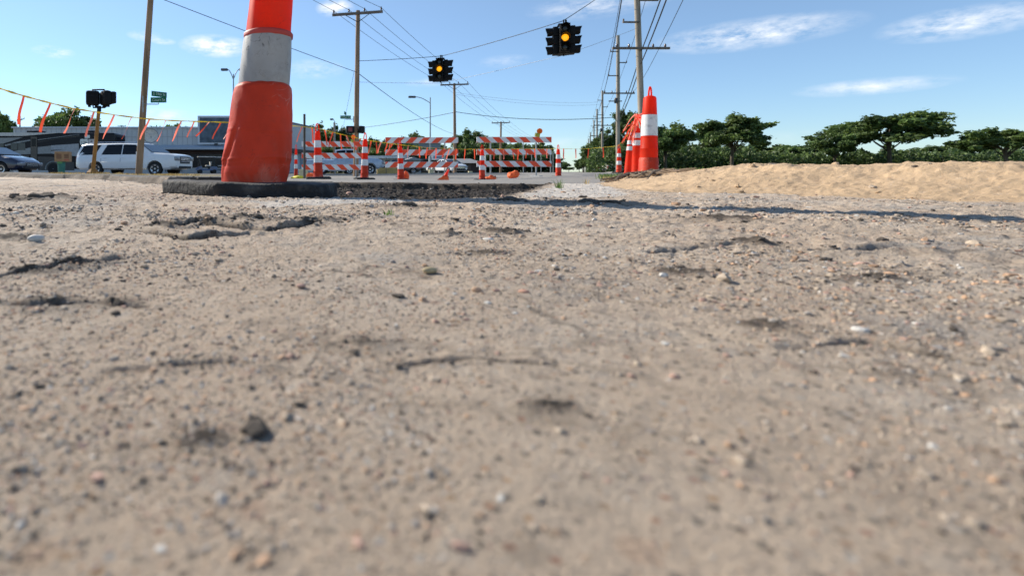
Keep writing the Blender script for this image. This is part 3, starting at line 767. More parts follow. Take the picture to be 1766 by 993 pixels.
# ------------------------------------------------------------------ the big channelizer in front
def hero():
    d0 = 1.82; cx = X(440, d0)
    t = thing('traffic_cone', 'large scuffed orange cone with one wide white band on black rubber base, nearest the camera', 'traffic cone', (cx, d0, 0.0))
    # base slab: worn octagonal rubber
    poly = [(-.335, 1.60), (-.04, 1.575), (.012, 1.60), (.040, 1.68), (.035, 1.93), (-.03, 2.06), (-.16, 2.12), (-.43, 2.12), (-.56, 2.05), (-.605, 1.96), (-.585, 1.88)]
    bm = bmesh.new()
    vs = [bm.verts.new((x - cx, y - d0, 0)) for x, y in poly]
    f = bm.faces.new(vs)
    ex = bmesh.ops.extrude_face_region(bm, geom=[f])
    for e in ex['geom']:
        if isinstance(e, bmesh.types.BMVert): e.co.z = .050
    bmesh.ops.bevel(bm, geom=bm.edges[:], offset=.010, segments=3, profile=.5, affect='EDGES')
    for _ in range(3): bmesh.ops.subdivide_edges(bm, edges=[e for e in bm.edges if e.calc_length() > .022], cuts=1, use_grid_fill=True)
    bmesh.ops.triangulate(bm, faces=[f for f in bm.faces if len(f.verts) > 4])
    bmesh.ops.recalc_face_normals(bm, faces=bm.faces)
    bm.normal_update()
    for v in bm.verts:
        n = float(fbm(np.array([v.co.x * 1.0 + v.co.z * 3]), np.array([v.co.y + v.co.z * 2]), 16, 4)[0]) - .5
        v.co += v.normal * n * .011
        v.co.z += (v.co.x + .1) * -.012
    me = bpy.data.meshes.new('base'); bm.to_mesh(me); bm.free(); me.materials.append(M_rubber)
    me.polygons.foreach_set('use_smooth', [True] * len(me.polygons))
    base = link(bpy.data.objects.new('base', me), t); base.location.z = gz(cx, 1.7) - .004
    # body sections, axis leaning to the right
    lean = .092
    def section(name, prof, mt, seed, wr=1.0, thick=.0035):
        nseg = 140; vs = []; fs = []; zs = []
        for i in range(len(prof) - 1):
            (r0, z0), (r1, z1) = prof[i], prof[i + 1]
            k = max(1, int(abs(z1 - z0) / .004))
            for j in range(k): zs.append((r0 + (r1 - r0) * j / k, z0 + (z1 - z0) * j / k))
        zs.append(prof[-1])
        nr = len(zs)
        for (r, z) in zs:
            for k in range(nseg):
                a = 2 * PI * k / nseg
                ca, sa = math.cos(a), math.sin(a)
                rr_ = r
                nn = float(_n3(ca * 1.1 + seed, sa * 1.1 + z * 5.0)); rr_ += (nn - .5) * .007 * wr
                nn2 = float(_n3(ca * 3.5 + z * 16 + seed * 2, sa * 3.5 - z * 9)); rr_ += (nn2 - .5) * .0055 * wr
                if wr > .9:
                    # diagonal crease on the lower left and a soft fold on the lower right
                    da = (a - R(226) - (z - .17) * 3.0); 
                    rr_ -= .007 * math.exp(-(da / .09) ** 2) * math.exp(-((z - .155) / .07) ** 2)
                    rr_ += .004 * math.exp(-((da + .22) / .14) ** 2) * math.exp(-((z - .13) / .08) ** 2)
                    db = (a - R(325) + (z - .09) * 2.5)
                    rr_ -= .009 * math.exp(-(db / .16) ** 2) * math.exp(-((z - .085) / .045) ** 2)
                    for zr, hgt in ((.215, .0013), (.122, .0022), (.100, -.0015)):
                        w = zr + .004 * math.sin(a * 2 + zr * 30)
                        rr_ += hgt * math.exp(-((z - w) / .0045) ** 2)
                vs.append((rr_ * ca + lean * (z - .05), rr_ * sa, z))
        for i in range(nr - 1):
            for k in range(nseg):
                k2 = (k + 1) % nseg
                fs.append((i * nseg + k, i * nseg + k2, (i + 1) * nseg + k2, (i + 1) * nseg + k))
        b = MB(); b.add(vs, fs); o = b.build(name, mt, t, smooth=60)
        return o
    low = section('sleeve', [(.112, .034), (.1135, .05), (.1165, .075), (.116, .13), (.112, .20), (.107, .28), (.103, .345), (.1005, .366), (.095, .374), (.088, .378)], M_or_low, 1.0)
    band = section('reflective_band', [(.0885, .370), (.0885, .40), (.086, .47), (.0835, .530), (.083, .538)], mat('scuffed_grey_band', (.33, .32, .30), .42, var=.16, scale=7, dirt=((.12, .11, .10), .55, 14), scuff=[((.05, .045, .04), .9, 12, .012), ((.05, .045, .04), .8, 30, .012)]), 4.0, .55)
    col = section('collar', [(.082, .537), (.0855, .541), (.0855, .553), (.082, .557)], M_collar, 7.0, .3)
    up = section('cone_body', [(.080, .36), (.078, .555), (.0745, .66), (.072, .72), (.066, .87), (.058, 1.0), (.050, 1.02), (.030, 1.03)], M_or, 9.0, .25)
    b2 = section('reflective_band', [(.0735, .74), (.0715, .79), (.0685, .86)], M_white_band, 3.0, .2)
    b = MB(); pts = [Vector((.035 * math.cos(a) + lean * 1.03, 0, 1.03 + .07 * math.sin(a))) for a in np.linspace(0, PI, 14)]
    b.tube(pts, .010, 8); b.build('handle', M_or, t, smooth=60)
    return t
_c = {}
def _n3(a, b_):
    a += 100; b_ += 100
    xi = int(a); yi = int(b_); fx = a - xi; fy = b_ - yi
    fx = fx * fx * (3 - 2 * fx); fy = fy * fy * (3 - 2 * fy)
    p_ = PERM
    q = (p_[xi & 511][yi & 511] * (1 - fx) + p_[(xi + 1) & 511][yi & 511] * fx) * (1 - fy) + (p_[xi & 511][(yi + 1) & 511] * (1 - fx) + p_[(xi + 1) & 511][(yi + 1) & 511] * fx) * fy
    return q
PERM = _perm.tolist()
hero()

# ------------------------------------------------------------------ smaller channelizers
def cone_proto(name, label, group, kind='banded'):
    t = thing(name, label, 'traffic cone', (0, 0, 0), 0, group)
    b = MB()
    oct_ = [(.265 * math.cos(R(22.5 + 45 * k)), .22 * math.sin(R(22.5 + 45 * k))) for k in range(8)]
    b.prism(oct_, 0, .035); b.prism([(x * .9, y * .9) for x, y in oct_], .0352, .047)
    b.build('base', M_rubber_clean, t)
    if kind == 'banded':
        prof = [(.10, .047), (.096, .07), (.092, .08), (.090, .15), (.093, .155), (.088, .165), (.083, .32), (.083, .321), (.076, .47), (.070, .62), (.063, .76), (.052, .90), (.047, .925), (.030, .94), (.020, .95)]
        low = [p_ for p_ in prof if p_[1] <= .32]
        b = MB(); b.lathe(low, 28); b.build('sleeve', M_or_low, t, smooth=40)
        b = MB(); b.lathe([p_ for p_ in prof if p_[1] >= .32], 28); b.build('cone_body', M_or, t, smooth=40)
        for (z0, z1) in ((.325, .47), (.62, .76)):
            def rad(z):
                for (a, c) in zip(prof, prof[1:]):
                    if a[1] <= z <= c[1] and c[1] > a[1]: return a[0] + (c[0] - a[0]) * (z - a[1]) / (c[1] - a[1])
            b = MB(); b.lathe([(rad(z0) + .0025, z0), (rad(z1) + .0025, z1)], 28, cap=False); b.build('reflective_band', M_white_band, t, smooth=40)
    else:
        prof = [(.092, .047), (.094, .06), (.086, .09), (.080, .40), (.070, .66), (.062, .86), (.050, .95), (.030, .965)]
        b = MB(); b.lathe(prof, 28); b.build('cone_body', M_or, t, smooth=40)
        for (z0, z1, r0, r1) in ((.62, .72, .075, .0705), (.765, .86, .0695, .0655)):
            b = MB(); b.lathe([(r0, z0), (r1, z1)], 28, cap=False); b.build('reflective_band', M_white_band, t, smooth=40)
    b = MB(); pts = [Vector((.036 * math.cos(a), 0, .935 + (.12 if a else 0) * 0 + .155 * math.sin(a))) for a in np.linspace(0, PI, 14)]
    b.tube(pts, .011, 7); b.build('handle', M_or, t, smooth=60)
    return t
GR = 'orange channelizer cones round the closed street'
cone0 = cone_proto('traffic_cone', 'tall orange cone before the first striped barricade, handle above its top rail', GR)
cone0.location = gloc(549, 10.3); cone0.rotation_euler = (R(.5), R(-1.2), .15)
cl = {'B': (628.5, 12.2, 0.02, 'orange and white cone at the right end of the first striped barricade'),
      'C': (691.5, 14.4, -.03, 'orange and white cone with a crumpled lower sleeve before the middle barricade'),
      'D': (831.5, 16.0, 0.0, 'orange and white cone at the left end of the barricade with the warning light'),
      'E': (963, 17.6, 0.01, 'orange and white cone standing alone right of the last barricade'),
      'R0': (1067.5, 20.0, 0.0, 'orange and white cone at the foot of the tall utility pole')}
for k, (px, d, tilt, lab) in cl.items():
    dup(cone0, gloc(px, d), None, lab, GR, rot=(0, tilt, .3 + px))
# slim cone at left
s0 = dup(cone0, gloc(510.5, 15.4), .2, 'slim faded cone on a yellow weight bag at the left end of the barricades', GR, scale=(.62, .62, .92))
cone1 = cone_proto('traffic_cone', 'orange cone with two close white bands holding the tied streamers on the sand bank', 'plain tall cones on the sand bank', 'tall')
cone1.location = gloc(1097.5, 10.2); cone1.rotation_euler = (0, R(1.2), .4)
dup(cone1, gloc(1083, 12.4), None, 'shortest looking cone of the bank group, leaning right behind the streamers', 'plain tall cones on the sand bank', rot=(0, R(5), .2), scale=(1, 1, .98))
c3 = thing('traffic_cone', 'nearest cone on the sand bank, seamed lower sleeve and one wide white band', 'traffic cone', gloc(1118, 7.2))
b = MB(); b.prism([(.27 * math.cos(R(22.5 + 45 * k)), .22 * math.sin(R(22.5 + 45 * k))) for k in range(8)], 0, .045); b.build('base', M_rubber_clean, c3)
b = MB(); b.lathe([(.122, .045), (.126, .06), (.124, .12), (.121, .128), (.120, .13), (.116, .29), (.11, .30)], 32); b.build('sleeve', M_or_low, c3, smooth=40)
b = MB(); b.lathe([(.109, .28), (.107, .42), (.108, .425), (.105, .43), (.099, .62), (.089, .90), (.078, 1.12), (.07, 1.14), (.03, 1.16)], 32); b.build('cone_body', M_or, c3, smooth=40)
b = MB(); b.lathe([(.1015, .60), (.0925, .89)], 32, cap=False); b.build('reflective_band', M_white_band, c3, smooth=40)
b = MB(); b.tube([Vector((.034 * math.cos(a), 0, 1.14 + .14 * math.sin(a))) for a in np.linspace(0, PI, 14)], .011, 7); b.build('handle', M_or, c3, smooth=60)
c3.rotation_euler = (0, R(2), .5)

# weight bags and litter on the road
M_bag = mat('orange_weight_bag', (.95, .20, .05), .6, var=.15, scale=8, bump=.8, bscale=14, transl=.3)
M_bagy = mat('yellow_weight_bag', (.70, .60, .05), .7, var=.2, scale=8, bump=.6, bscale=14)
def lump(name, label, cat, px, py, wpx, hpx, d, mt, seed, lean=0.0, peak=0.0):
    b = MB(); bv, bf = ICO3; w = wpx / F * d / 2; h = hpx / F * d
    q = random.Random(seed); o1, o2 = q.random() * 9, q.random() * 9
    vs = []
    for v in bv:
        n = _n3(v[0] * 2 + o1 + v[2], v[1] * 2 + o2) - .5; n2 = _n3(v[0] * 5 + o1, v[1] * 5 + o2 + v[2] * 5) - .5
        k = 1 + n * .5 + n2 * .25
        z = max(0, (v[2] * .5 + .42) * h * k)
        if peak: z += peak * h * math.exp(-((v[0] - .35) ** 2 + v[1] ** 2) * 7) * (1 if v[2] > 0 else 0)
        vs.append((v[0] * w * k + lean * z, v[1] * w * .75 * k, z))
    b.add(vs, [tuple(t_) for t_ in bf]); o = b.build(name, mt, smooth=50)
    x = X(px, d); o.location = (x, d, Z(py, d)); o.location.z = gz(x, d) - .004
    return tag(o, label, cat)
lump('weight_bag', 'orange fabric weight bag beside the tall cone base', 'weight bag', 536, 306, 14, 10, 11.0, M_bag, 1)
lump('weight_bag', 'rounded orange weight bag just right of the cone before the last barricade', 'weight bag', 847, 307, 17, 8, 17.0, M_bag, 2)
lump('weight_bag', 'crumpled orange weight bag with a raised end under the last barricade', 'weight bag', 883, 307, 20, 12, 17.4, M_bag, 3, .35, .3)
lump('weight_bag', 'yellow weight bag draped over the slim cone base', 'weight bag', 515, 308, 24, 6, 15.0, M_bagy, 4)
lump('weight_bag', 'dull orange bag pressed against the crumpled cone sleeve', 'weight bag', 700, 309, 11, 16, 14.6, M_bag, 6, -.1)
# collapsed cone: a flattened skirt with its neck bent upright
t = thing('collapsed_cone', 'flattened orange cone lying with its tip bent upright before the middle barricade', 'traffic cone', gloc(765, 16.0))
b = MB(); b.add([(-.24, -.10, .0), (.14, -.14, .0), (.19, .10, 0), (-.10, .14, 0), (-.02, -.05, .14), (.12, -.03, .17), (.12, .05, .16), (.0, .06, .13)],
                [(0, 1, 5, 4), (1, 2, 6, 5), (2, 3, 7, 6), (3, 0, 4, 7), (4, 5, 6, 7), (3, 2, 1, 0)])
b.build('skirt', M_bag, t)
b = MB(); b.tube([(.06, 0, .12), (.085, 0, .20), (.13, 0, .27), (.15, 0, .33)], [.06, .045, .03, .022], 10); b.build('neck', M_or, t, smooth=50)

# ------------------------------------------------------------------ barricades
def barricade(px0, px1, pyt, pyb, d, slope, label, posts, boards=3, bh=.215, sp=.455):
    xc = X((px0 + px1) / 2, d); W = (px1 - px0) / F * d; z0 = gz(xc, d)
    t = thing('barricade', label, 'barricade', (xc, d, z0), R(0), 'striped road barricades across the closed street')
    topz = Z(pyt, d) - z0
    for k in range(boards):
        z1 = topz - k * sp; zb = z1 - bh
        b = MB(); b.box((0, 0, (z1 + zb) / 2), (W, .025, bh)); bd = b.build('board', M_sheet_w, t)
        # orange stripes: polygons clipped to the board
        s = MB(); pitch = {2: .49}.get(0, .48 if W < 2.75 else .50); w = pitch * .52
        off = (k * .37) % 1 * pitch
        xx = -W / 2 - bh - pitch + off
        while xx < W / 2 + bh:
            sh = bh * .95 * (1 if slope > 0 else -1)
            poly = [(xx, zb + .004), (xx + w, zb + .004), (xx + w + sh, z1 - .004), (xx + sh, z1 - .004)]
            poly = clip_x(poly, -W / 2 + .004, W / 2 - .004)
            if len(poly) > 2: s.prism(poly, -.0165, -.0125, 'y')
            xx += pitch
        s.build('striping', M_sheet_o, bd)
    for fx in posts:
        x = (fx - .5) * W
        b = MB(); b.box((x, .035, (topz - .02) / 2 + .04), (.045, .042, topz - .06)); p_ = b.build('upright', M_steel, t)
        b = MB(); b.box((x, .035, .030), (.055, 1.1, .050), bev=.006); b.build('foot', M_darksteel if fx < .5 else M_steel, t)
    return t
def clip_x(poly, a, c):
    def cl_(poly, keep, lim):
        out = []
        for i in range(len(poly)):
            p1, p2 = poly[i], poly[(i + 1) % len(poly)]
            k1, k2 = keep(p1[0]), keep(p2[0])
            if k1: out.append(p1)
            if k1 != k2:
                t_ = (lim - p1[0]) / (p2[0] - p1[0]); out.append((lim, p1[1] + (p2[1] - p1[1]) * t_))
        return out
    poly = cl_(poly, lambda v: v >= a, a)
    return cl_(poly, lambda v: v <= c, c) if poly else poly
bar1 = barricade(520, 629, 244, 306, 20.6, -1, 'first striped barricade, behind two tall cones, with stripes falling to the right', (.04, .86))
bar2 = barricade(664.5, 790, 237, 306, 19.4, 1, 'middle striped barricade whose stripes rise to the right', (.18, .82))
bar3 = barricade(822, 951, 236.3, 306, 19.7, -1, 'last striped barricade with an amber warning light on its top rail', (.19, .80))
def warn_light(px, d, zb, label, s=1.0, rx=0):
    t = thing('warning_light', label, 'warning light', (X(px, d), d, zb), 0, 'amber barricade warning lights', ry=rx)
    b = MB(); b.box((-.02, 0, .065 * s), (.16 * s, .09, .13 * s), bev=.012); b.build('battery_case', mat('case_yellow', (.42, .42, .04), .5), t)
    b = MB(); M_ = Matrix.Translation((.03 * s, 0, .215 * s)) @ Matrix.Rotation(R(90), 4, 'X')
    b.lathe([(.02, -.045), (.085 * s, -.04), (.095 * s, -.015), (.095 * s, .015), (.085 * s, .04), (.02, .05)], 24, M=M_); b.build('lens', mat('amber_lens', (.98, .30, .02), .3, transl=.6), t, smooth=50)
    return t
warn_light(927, 19.7, Z(236.3, 19.7), 'amber warning light above the right half of the last barricade', 1.08, R(12))
warn_light(610.5, 20.5, Z(245, 20.5), 'amber warning light half hidden behind streamers on the first barricade', .9, R(-15))

# ------------------------------------------------------------------ streamer ropes
def resample(pts, n):
    pts = [Vector(p_) for p_ in pts]; L = [0]
    for a, c in zip(pts, pts[1:]): L.append(L[-1] + (c - a).length)
    out = []
    for i in range(n):
        s = L[-1] * i / (n - 1); j = max(k for k in range(len(L)) if L[k] <= s + 1e-9); j = min(j, len(pts) - 2)
        t_ = (s - L[j]) / (L[j + 1] - L[j] + 1e-9); out.append(pts[j].lerp(pts[j + 1], t_))
    return out
ROPE = [(-110, 120, 5.6), (-60, 135, 6.2), (0, 153, 7), (30, 162.5, 7.6), (60, 171, 8.2), (95, 180, 8.8), (125, 187, 9.3), (165, 193.5, 10), (205, 199.5, 10.5), (250, 205, 11), (300, 208.5, 11.5), (380, 211, 12), (450, 213, 12.3), (526, 219, 12.8),
        (555, 223, 13.2), (585, 231, 13.8), (610, 237, 14.1), (640, 243, 14.5), (690, 250, 15), (740, 255, 15.6), (800, 257.5, 16.3), (850, 257, 16.8), (890, 257, 16.8), (960, 256.5, 17), (1010, 257, 16.8), (1066, 252, 15.5), (1090, 225, 12), (1098, 203, 10.25)]
def rope_at(px):
    for a, c in zip(ROPE, ROPE[1:]):
        if a[0] <= px <= c[0]:
            t_ = (px - a[0]) / (c[0] - a[0]); return (a[1] + (c[1] - a[1]) * t_, a[2] + (c[2] - a[2]) * t_)
t = thing('streamer_line', 'yellow rope hung with orange streamers from the upper left to the bank cones', 'streamer line', (0, 0, 0))
b = MB(); pts = [PT(*q) for q in ROPE]
rp = resample(pts, 160); b.tube(rp, [(.0125 + .005 * math.sin(k_ * 1.9)) * (1.0 if rp[k_].x < -1 else .62 if rp[k_].x < 3 else .36) for k_ in range(160)], 6); b.build('rope', M_rope, t, smooth=60)
FL = [(41, 31, 215), (87, 68, 228), (129, 110, 230), (162, 148, 236), (197, 178, 240), (227, 210, 240), (258, 241, 241), (286, 271, 244), (313, 296, 244), (335, 323, 237), (361, 339, 235), (381, 366, 240), (400, 386, 240),
      (521, 511, 245), (538, 541, 247), (560, 565, 251), (574, 567, 253), (587, 589, 258), (597, 607, 257), (609, 614, 259), (622, 614, 258), (640, 636, 265), (649, 650, 265), (657, 651, 264), (668, 664, 262), (673, 668, 268), (677, 667, 263), (686, 686, 270), (704, 702, 273), (723, 724, 272), (737, 734, 274), (752, 752, 274), (766, 763, 272), (775, 770, 275), (787, 786, 275),
      (802, 801, 276), (818, 819, 275), (852, 852, 275), (868, 869, 275), (884, 886, 275), (894, 893, 276), (908, 907, 273), (922, 923, 272), (943, 943, 273), (972, 972, 274), (993, 993, 273), (1015, 1014, 273), (1040, 1041, 272), (-20, -34, 205), (-62, -80, 190)]
q = random.Random(4)
for i, (px, bx, by) in enumerate(FL):
    ty, d = rope_at(px)
    top = PT(px, ty, d); bot = PT(bx, by, d + q.uniform(-.05, .05))
    thin = i in (2, 4, 6, 7, 8, 9)
    b = MB(); n = 9; tw = q.uniform(-1.5, 1.5) * (1.6 if thin else .7); w0 = .020 if d < 11.6 else .017
    if i in (0, 1, 3): w0 = .024; tw *= .5
    vs = []
    ph = q.uniform(0, 6)
    ax = (bot - top).normalized(); s1 = ax.cross(Vector((0, 1, 0))).normalized(); s2 = ax.cross(s1)
    for k in range(n):
        u = k / (n - 1); c = top.lerp(bot, u) + Vector((.012 * math.sin(u * 5 + ph), .02 * math.sin(u * 4 + ph), 0)) * u
        sd = (s1 * math.cos(tw * u + ph * .15) + s2 * math.sin(tw * u + ph * .15)) * w0
        vs += [c - sd, c + sd]
    b.add(vs, [(2 * k, 2 * k + 1, 2 * k + 3, 2 * k + 2) for k in range(n - 1)])
    b.build('streamer', M_strip_pink if (thin or i % 5 == 3) else M_strip, t, fix=False, smooth=80)
# bundle tied on the bank cones
t = thing('streamer_bundle', 'bunch of loose orange streamers tied over the tops of the cones on the sand bank', 'streamers', tuple(PT(1099, 200, 10.2)))
org = PT(1099, 200, 10.2)
for i in range(34):
    a = PT(1100 + q.uniform(-5, 3), 200 + q.uniform(-4, 8), 10.1 + q.uniform(-.15, .1)) - org
    e = PT(q.uniform(1072, 1094), q.uniform(225, 250), 10.0 + q.uniform(-.6, .3)) - org if i < 22 else PT(q.uniform(1104, 1122), q.uniform(196, 226), 9.4 + q.uniform(-.8, .3)) - org
    b = MB(); vs = []; n = 8; sd0 = Vector((q.uniform(-.3, 1), q.uniform(-.5, .5), q.uniform(.3, 1))).normalized() * .012
    for k in range(n):
        u = k / (n - 1); c = a.lerp(e, u) + Vector((0, 0, .10 * u * (1 - u) * q.uniform(.2, 1.4)))
        vs += [c - sd0, c + sd0]
    b.add(vs, [(2 * k, 2 * k + 1, 2 * k + 3, 2 * k + 2) for k in range(n - 1)]); b.build('streamer', M_strip if i % 4 else M_strip_pink, t, fix=False, smooth=80)
b = MB(); b.tube([PT(1100, 199, 10.1) - org, PT(1110, 196, 9.2) - org, PT(1120, 186, 7.3) - org], .007, 6); b.build('rope', M_strip, t)
b = MB(); bv, bf = ICO2; b.add([(v[0] * .05, v[1] * .05, v[2] * .035) for v in bv], [tuple(f_) for f_ in bf]); b.build('knot', M_strip, t, smooth=60)

# post holding the rope
def post(name, px, top, d, w, mt, label, cat='post', lean=0, n=10):
    x, y, z = gloc(px, d); h = Z(top, d) - z
    b = MB(); b.tube([(0, 0, -.05), (lean * h, 0, h)], [w / 2, w / 2 * .96], n); o = b.build(name, mt, smooth=50); o.location = (x, y, z)
    return tag(o, label, cat)
M_post = mat('dark_weathered_post', (.10, .085, .07), .85, var=.3, stretch=(1, 1, .1))
M_post_w = mat('white_post', (.62, .62, .6), .6)
post('wooden_post', 525, 197, 13.0, .062, M_post, 'dark round wooden post behind the left end of the first barricade')
post('marker_post', 837, 256, 21, .05, M_post_w, 'thin white marker post right behind the cone at the last barricade')
post('metal_post', 902.5, 246, 38, .06, M_steel, 'thin metal post showing through the middle of the last barricade')
post('metal_post', 917, 262, 44, .06, M_steel, 'thin metal post showing low through the last barricade')
post('metal_post', 933, 262, 46, .05, M_steel, 'thin metal post under the amber light of the last barricade')
post('metal_post', 949.5, 260, 47, .09, M_steel, 'pale metal post at the right end of the last barricade')
post('metal_post', 954, 262, 52, .07, M_steel, 'thin grey post between the last barricade and the lone cone')
post('metal_post', 666, 272, 40, .05, M_darksteel, 'thin black post left of the yellow low wall')
post('metal_post', 576, 213, 55, .12, M_wood, 'short wooden pole beside the small street lamp')
# pale concrete weights
def block(px, py, w, h, d, label, mt=M_pale_yellow):
    x, y, z = gloc(px, d); s = d / F
    b = MB(); b.box((0, 0, h * s / 2), (w * s, w * s * .8, h * s), bev=.015); o = b.build('concrete_weight', mt); o.location = (x, y, z); tag(o, label, 'concrete block')
block(519, 305, 7, 15, 17.5, 'pale yellow block left of the tall cone, tallest of the weights')
block(528, 305, 7, 13, 18.2, 'pale yellow block directly behind the tall cone')
block(743.5, 300, 7.5, 8, 40, 'pale block in front of the white sedan')
block(811, 300, 6.5, 4, 44, 'small pale block before the brown building')

# ------------------------------------------------------------------ utility poles
def wood_pole(px, d, top, px_top, dia, mt, label, name='utility_pole', cat='utility pole', group='utility poles along the streets', arm=None, arm_py=None):
    x, y, z = gloc(px, d); h = Z(top, d) - z
    lean = (X(px_top, d) - x)
    t = thing(name, label, cat, (x, y, z), 0, group)
    b = MB(); b.tube([(0, 0, -.1), (lean * .5, 0, h * .5), (lean, 0, h)], [dia / 2 * 1.12, dia / 2, dia / 2 * .82], 14); b.build('pole_shaft', mt, t, smooth=50)
    if arm:
        (ax0, ay0, ax1, ay1) = arm
        p0 = PT(ax0, ay0, d - .13) - Vector((x, y, z)); p1 = PT(ax1, ay1, d - .13) - Vector((x, y, z))
        b = MB(); dv = (p1 - p0); L = dv.length; M_ = Matrix.Translation((p0 + p1) / 2) @ dv.to_track_quat('X', 'Z').to_matrix().to_4x4()
        b.box((0, 0, 0), (L, .10, .12), M=M_); b.build('crossarm', M_arm, t)
        mid = (p0 + p1) / 2
        for sg in (-1, 1):
            b = MB(); b.tube([mid + dv.normalized() * sg * L * .26 + Vector((0, -.03, -.03)), Vector((lean * .95, -dia / 2 * .8, mid.z - L * .13 - .1))], .018, 6); b.build('brace', M_darksteel, t)
        for u in (.03, .33, .64, .97):
            c = p0.lerp(p1, u); b = MB(); b.lathe([(.015, .05), (.018, .1), (.05, .11), (.055, .15), (.03, .19), (.04, .21), (.02, .25)], 10, M=Matrix.Translation(c)); b.build('insulator', M_ins, t, smooth=50)
    return t
GP_ = 'utility poles along the streets'
wood_pole(239, 20, -150, 270, .235, M_wood, 'leaning brown pole in front of the white SUV, carrying the green street signs')
wood_pole(613.5, 26, 19, 617.5, .25, M_wood, 'brown pole with one crossarm and four insulators rising behind the first barricade', arm=(573, 26.5, 660, 20.5))
wood_pole(785, 45, 144, 783.5, .24, M_wood, 'crossarm pole just right of the middle barricade', arm=(759.5, 147, 808, 145.5))
wood_pole(863, 71, 210, 864, .26, M_wood, 'far crossarm pole showing behind the last barricade', arm=(848, 212.5, 879.5, 211.5))
wood_pole(785 - 751, 80, 200, 34.5, .25, M_wood, 'far thin pole above the motorhome roof', arm=(29, 209, 42, 205))
wood_pole(210, 110, 216, 210, .25, M_wood, 'distant pole head just above the store roof left of the brown pole', arm=(203, 217.5, 217, 217.5))

def line_pole(Y, label, near=False):
    x = 3.0 + .487 * Y if Y > 30 else 14.6; z = gz(x, Y) if Y < 60 else -.08
    H = 10.5 if not near else 13.5
    t = thing('utility_pole', label, 'utility pole', (x, Y, z), 0, 'row of tall poles along the right side of the street')
    ln = -.5 if near else 0
    b = MB(); b.tube([(0, 0, -.1), (ln * .5, 0, H / 2), (ln, 0, H)], [.14, .125, .105] if near else [.155, .14, .115], 14); b.build('pole_shaft', M_wood_grey, t, smooth=50)
    k = 9.35 if near else 1
    zs = [(9.25, -.65), (8.4, .62), (7.4, -.80)] if not near else [(6.9, -.75), (5.2, .0), (7.9, .9)]
    for (zz, ln_) in zs:
        if ln_ == 0: continue
        lx = ln * zz / H
        b = MB(); b.box((lx + ln_ / 2, -.1, zz), (abs(ln_), .08, .07)); b.box((lx + ln_ * .96, -.1, zz + .08), (.05, .05, .14)); b.build('bracket', M_arm, t)
    az = 6.05 if not near else 5.7
    lx = ln * az / H
    b = MB(); b.box((lx, -.16, az), (2.35 if not near else 2.6, .09, .10)); ca = b.build('crossarm', M_arm, t)
    for u in (-1.1, -.55, .55, 1.1):
        b = MB(); b.lathe([(.015, 0), (.045, .02), (.045, .10), (.02, .15)], 8, M=Matrix.Translation((lx + u, -.16, az + .05))); b.build('insulator', M_ins, t, smooth=50)
    if not near:
        b = MB(); b.box((-.3, -.16, 5.45), (1.0, .07, .07)); b.build('bracket', M_arm, t)
        b = MB(); b.lathe([(.10, -.2), (.12, -.15), (.12, .15), (.08, .2)], 10, M=Matrix.Translation((-.22, -.1, 5.5))); b.build('cable_case', M_darksteel, t, smooth=50)
    return t
ordn = ['second', 'third', 'fourth', 'fifth', 'sixth', 'seventh', 'eighth', 'ninth', 'tenth', 'eleventh', 'twelfth', 'thirteenth', 'fourteenth']
line_pole(23.9, 'grey pole nearest in the right row, rising out of view behind the bank cones', True)
LY = [40, 66.5, 86, 104, 136, 162, 190, 222, 258, 300, 350, 410, 480]
for i, Y in enumerate(LY):
    line_pole(Y, 'grey pole of the right row, %s from the nearest' % ordn[i])

# ------------------------------------------------------------------ wires
def wire(pts, sag, rad, label, mt=M_wire, name='overhead_wire', n=14):
    P = [Vector(p_) for p_ in pts]; out = []
    for a, c in zip(P, P[1:]):
        for k in range(n):
            u = k / n; q_ = a.lerp(c, u); q_.z -= sag * 4 * u * (1 - u) * (c - a).length / 40; out.append(q_)
    out.append(P[-1])
    b = MB(); b.tube(out, rad, 5); o = b.build(name, mt, smooth=80)
    return tag(o, label, 'cable', 'overhead wires')
prev = [Vector((-7.3, 6.5, 9.3)), Vector((-6.6, 6.4, 9.3)), Vector((-5.9, 6.2, 9.4)), Vector((-5.2, 6.1, 9.4))]
nm = ['outermost on the signal side', 'second from the left tip', 'second from the right tip', 'at the right tip']
nm = ['at the left tip', 'left of the pole head', 'right of the pole head', 'at the right tip']
for i, u in enumerate((.03, .33, .64, .97)):
    a = PT(573 + 87 * u, 26.5 - 6 * u - 7, 25.9); c = PT(759.5 + 48.5 * u, 147 - 1.5 * u - 4, 44.9); e = PT(848 + 31.5 * u, 212.5 - u - 2.5, 70.9)
    f_ = PT(905 + 20 * u, 240 - u, 100)
    # the incoming span comes over the camera from the front left
    ent = [(543, 0), (571, 0), (603, 0), (632, 0)][i]
    p1 = PT(ent[0], ent[1], 24.3); far = a + (p1 - a) * 9
    wire([far, a, c, e, f_], .35, .011, 'power wire ' + nm[i] + ' of the crossarms on the brown poles')
wire([PT(617, 105.5, 25.9), PT(762, 97, 26.0), PT(971, 36.5, 19.0), (14.25, 23.8, 9.3)], .25, .014, 'black span wire carrying both traffic signals')
wire([PT(618, 142, 25.9), PT(758, 144, 26.0), PT(971, 96, 19.0), (14.2, 23.8, 6.6)], .1, .008, 'pale tether wire stretched under both traffic signals', M_wire_lt)
a = PT(615, 125, 25.8); wire([a + (PT(293, 0, 19.5) - a) * 1.8, a], .2, .014, 'black cable falling from the upper left to the brown crossarm pole')
wire([PT(618, 127, 26.2), PT(786, 232, 80)], .35, .018, 'black cable falling from the brown crossarm pole to the far right')
wire([PT(545, 228, 60), PT(784, 194, 45)], .5, .022, 'sagging cable from the trees up to the pole right of the middle barricade')
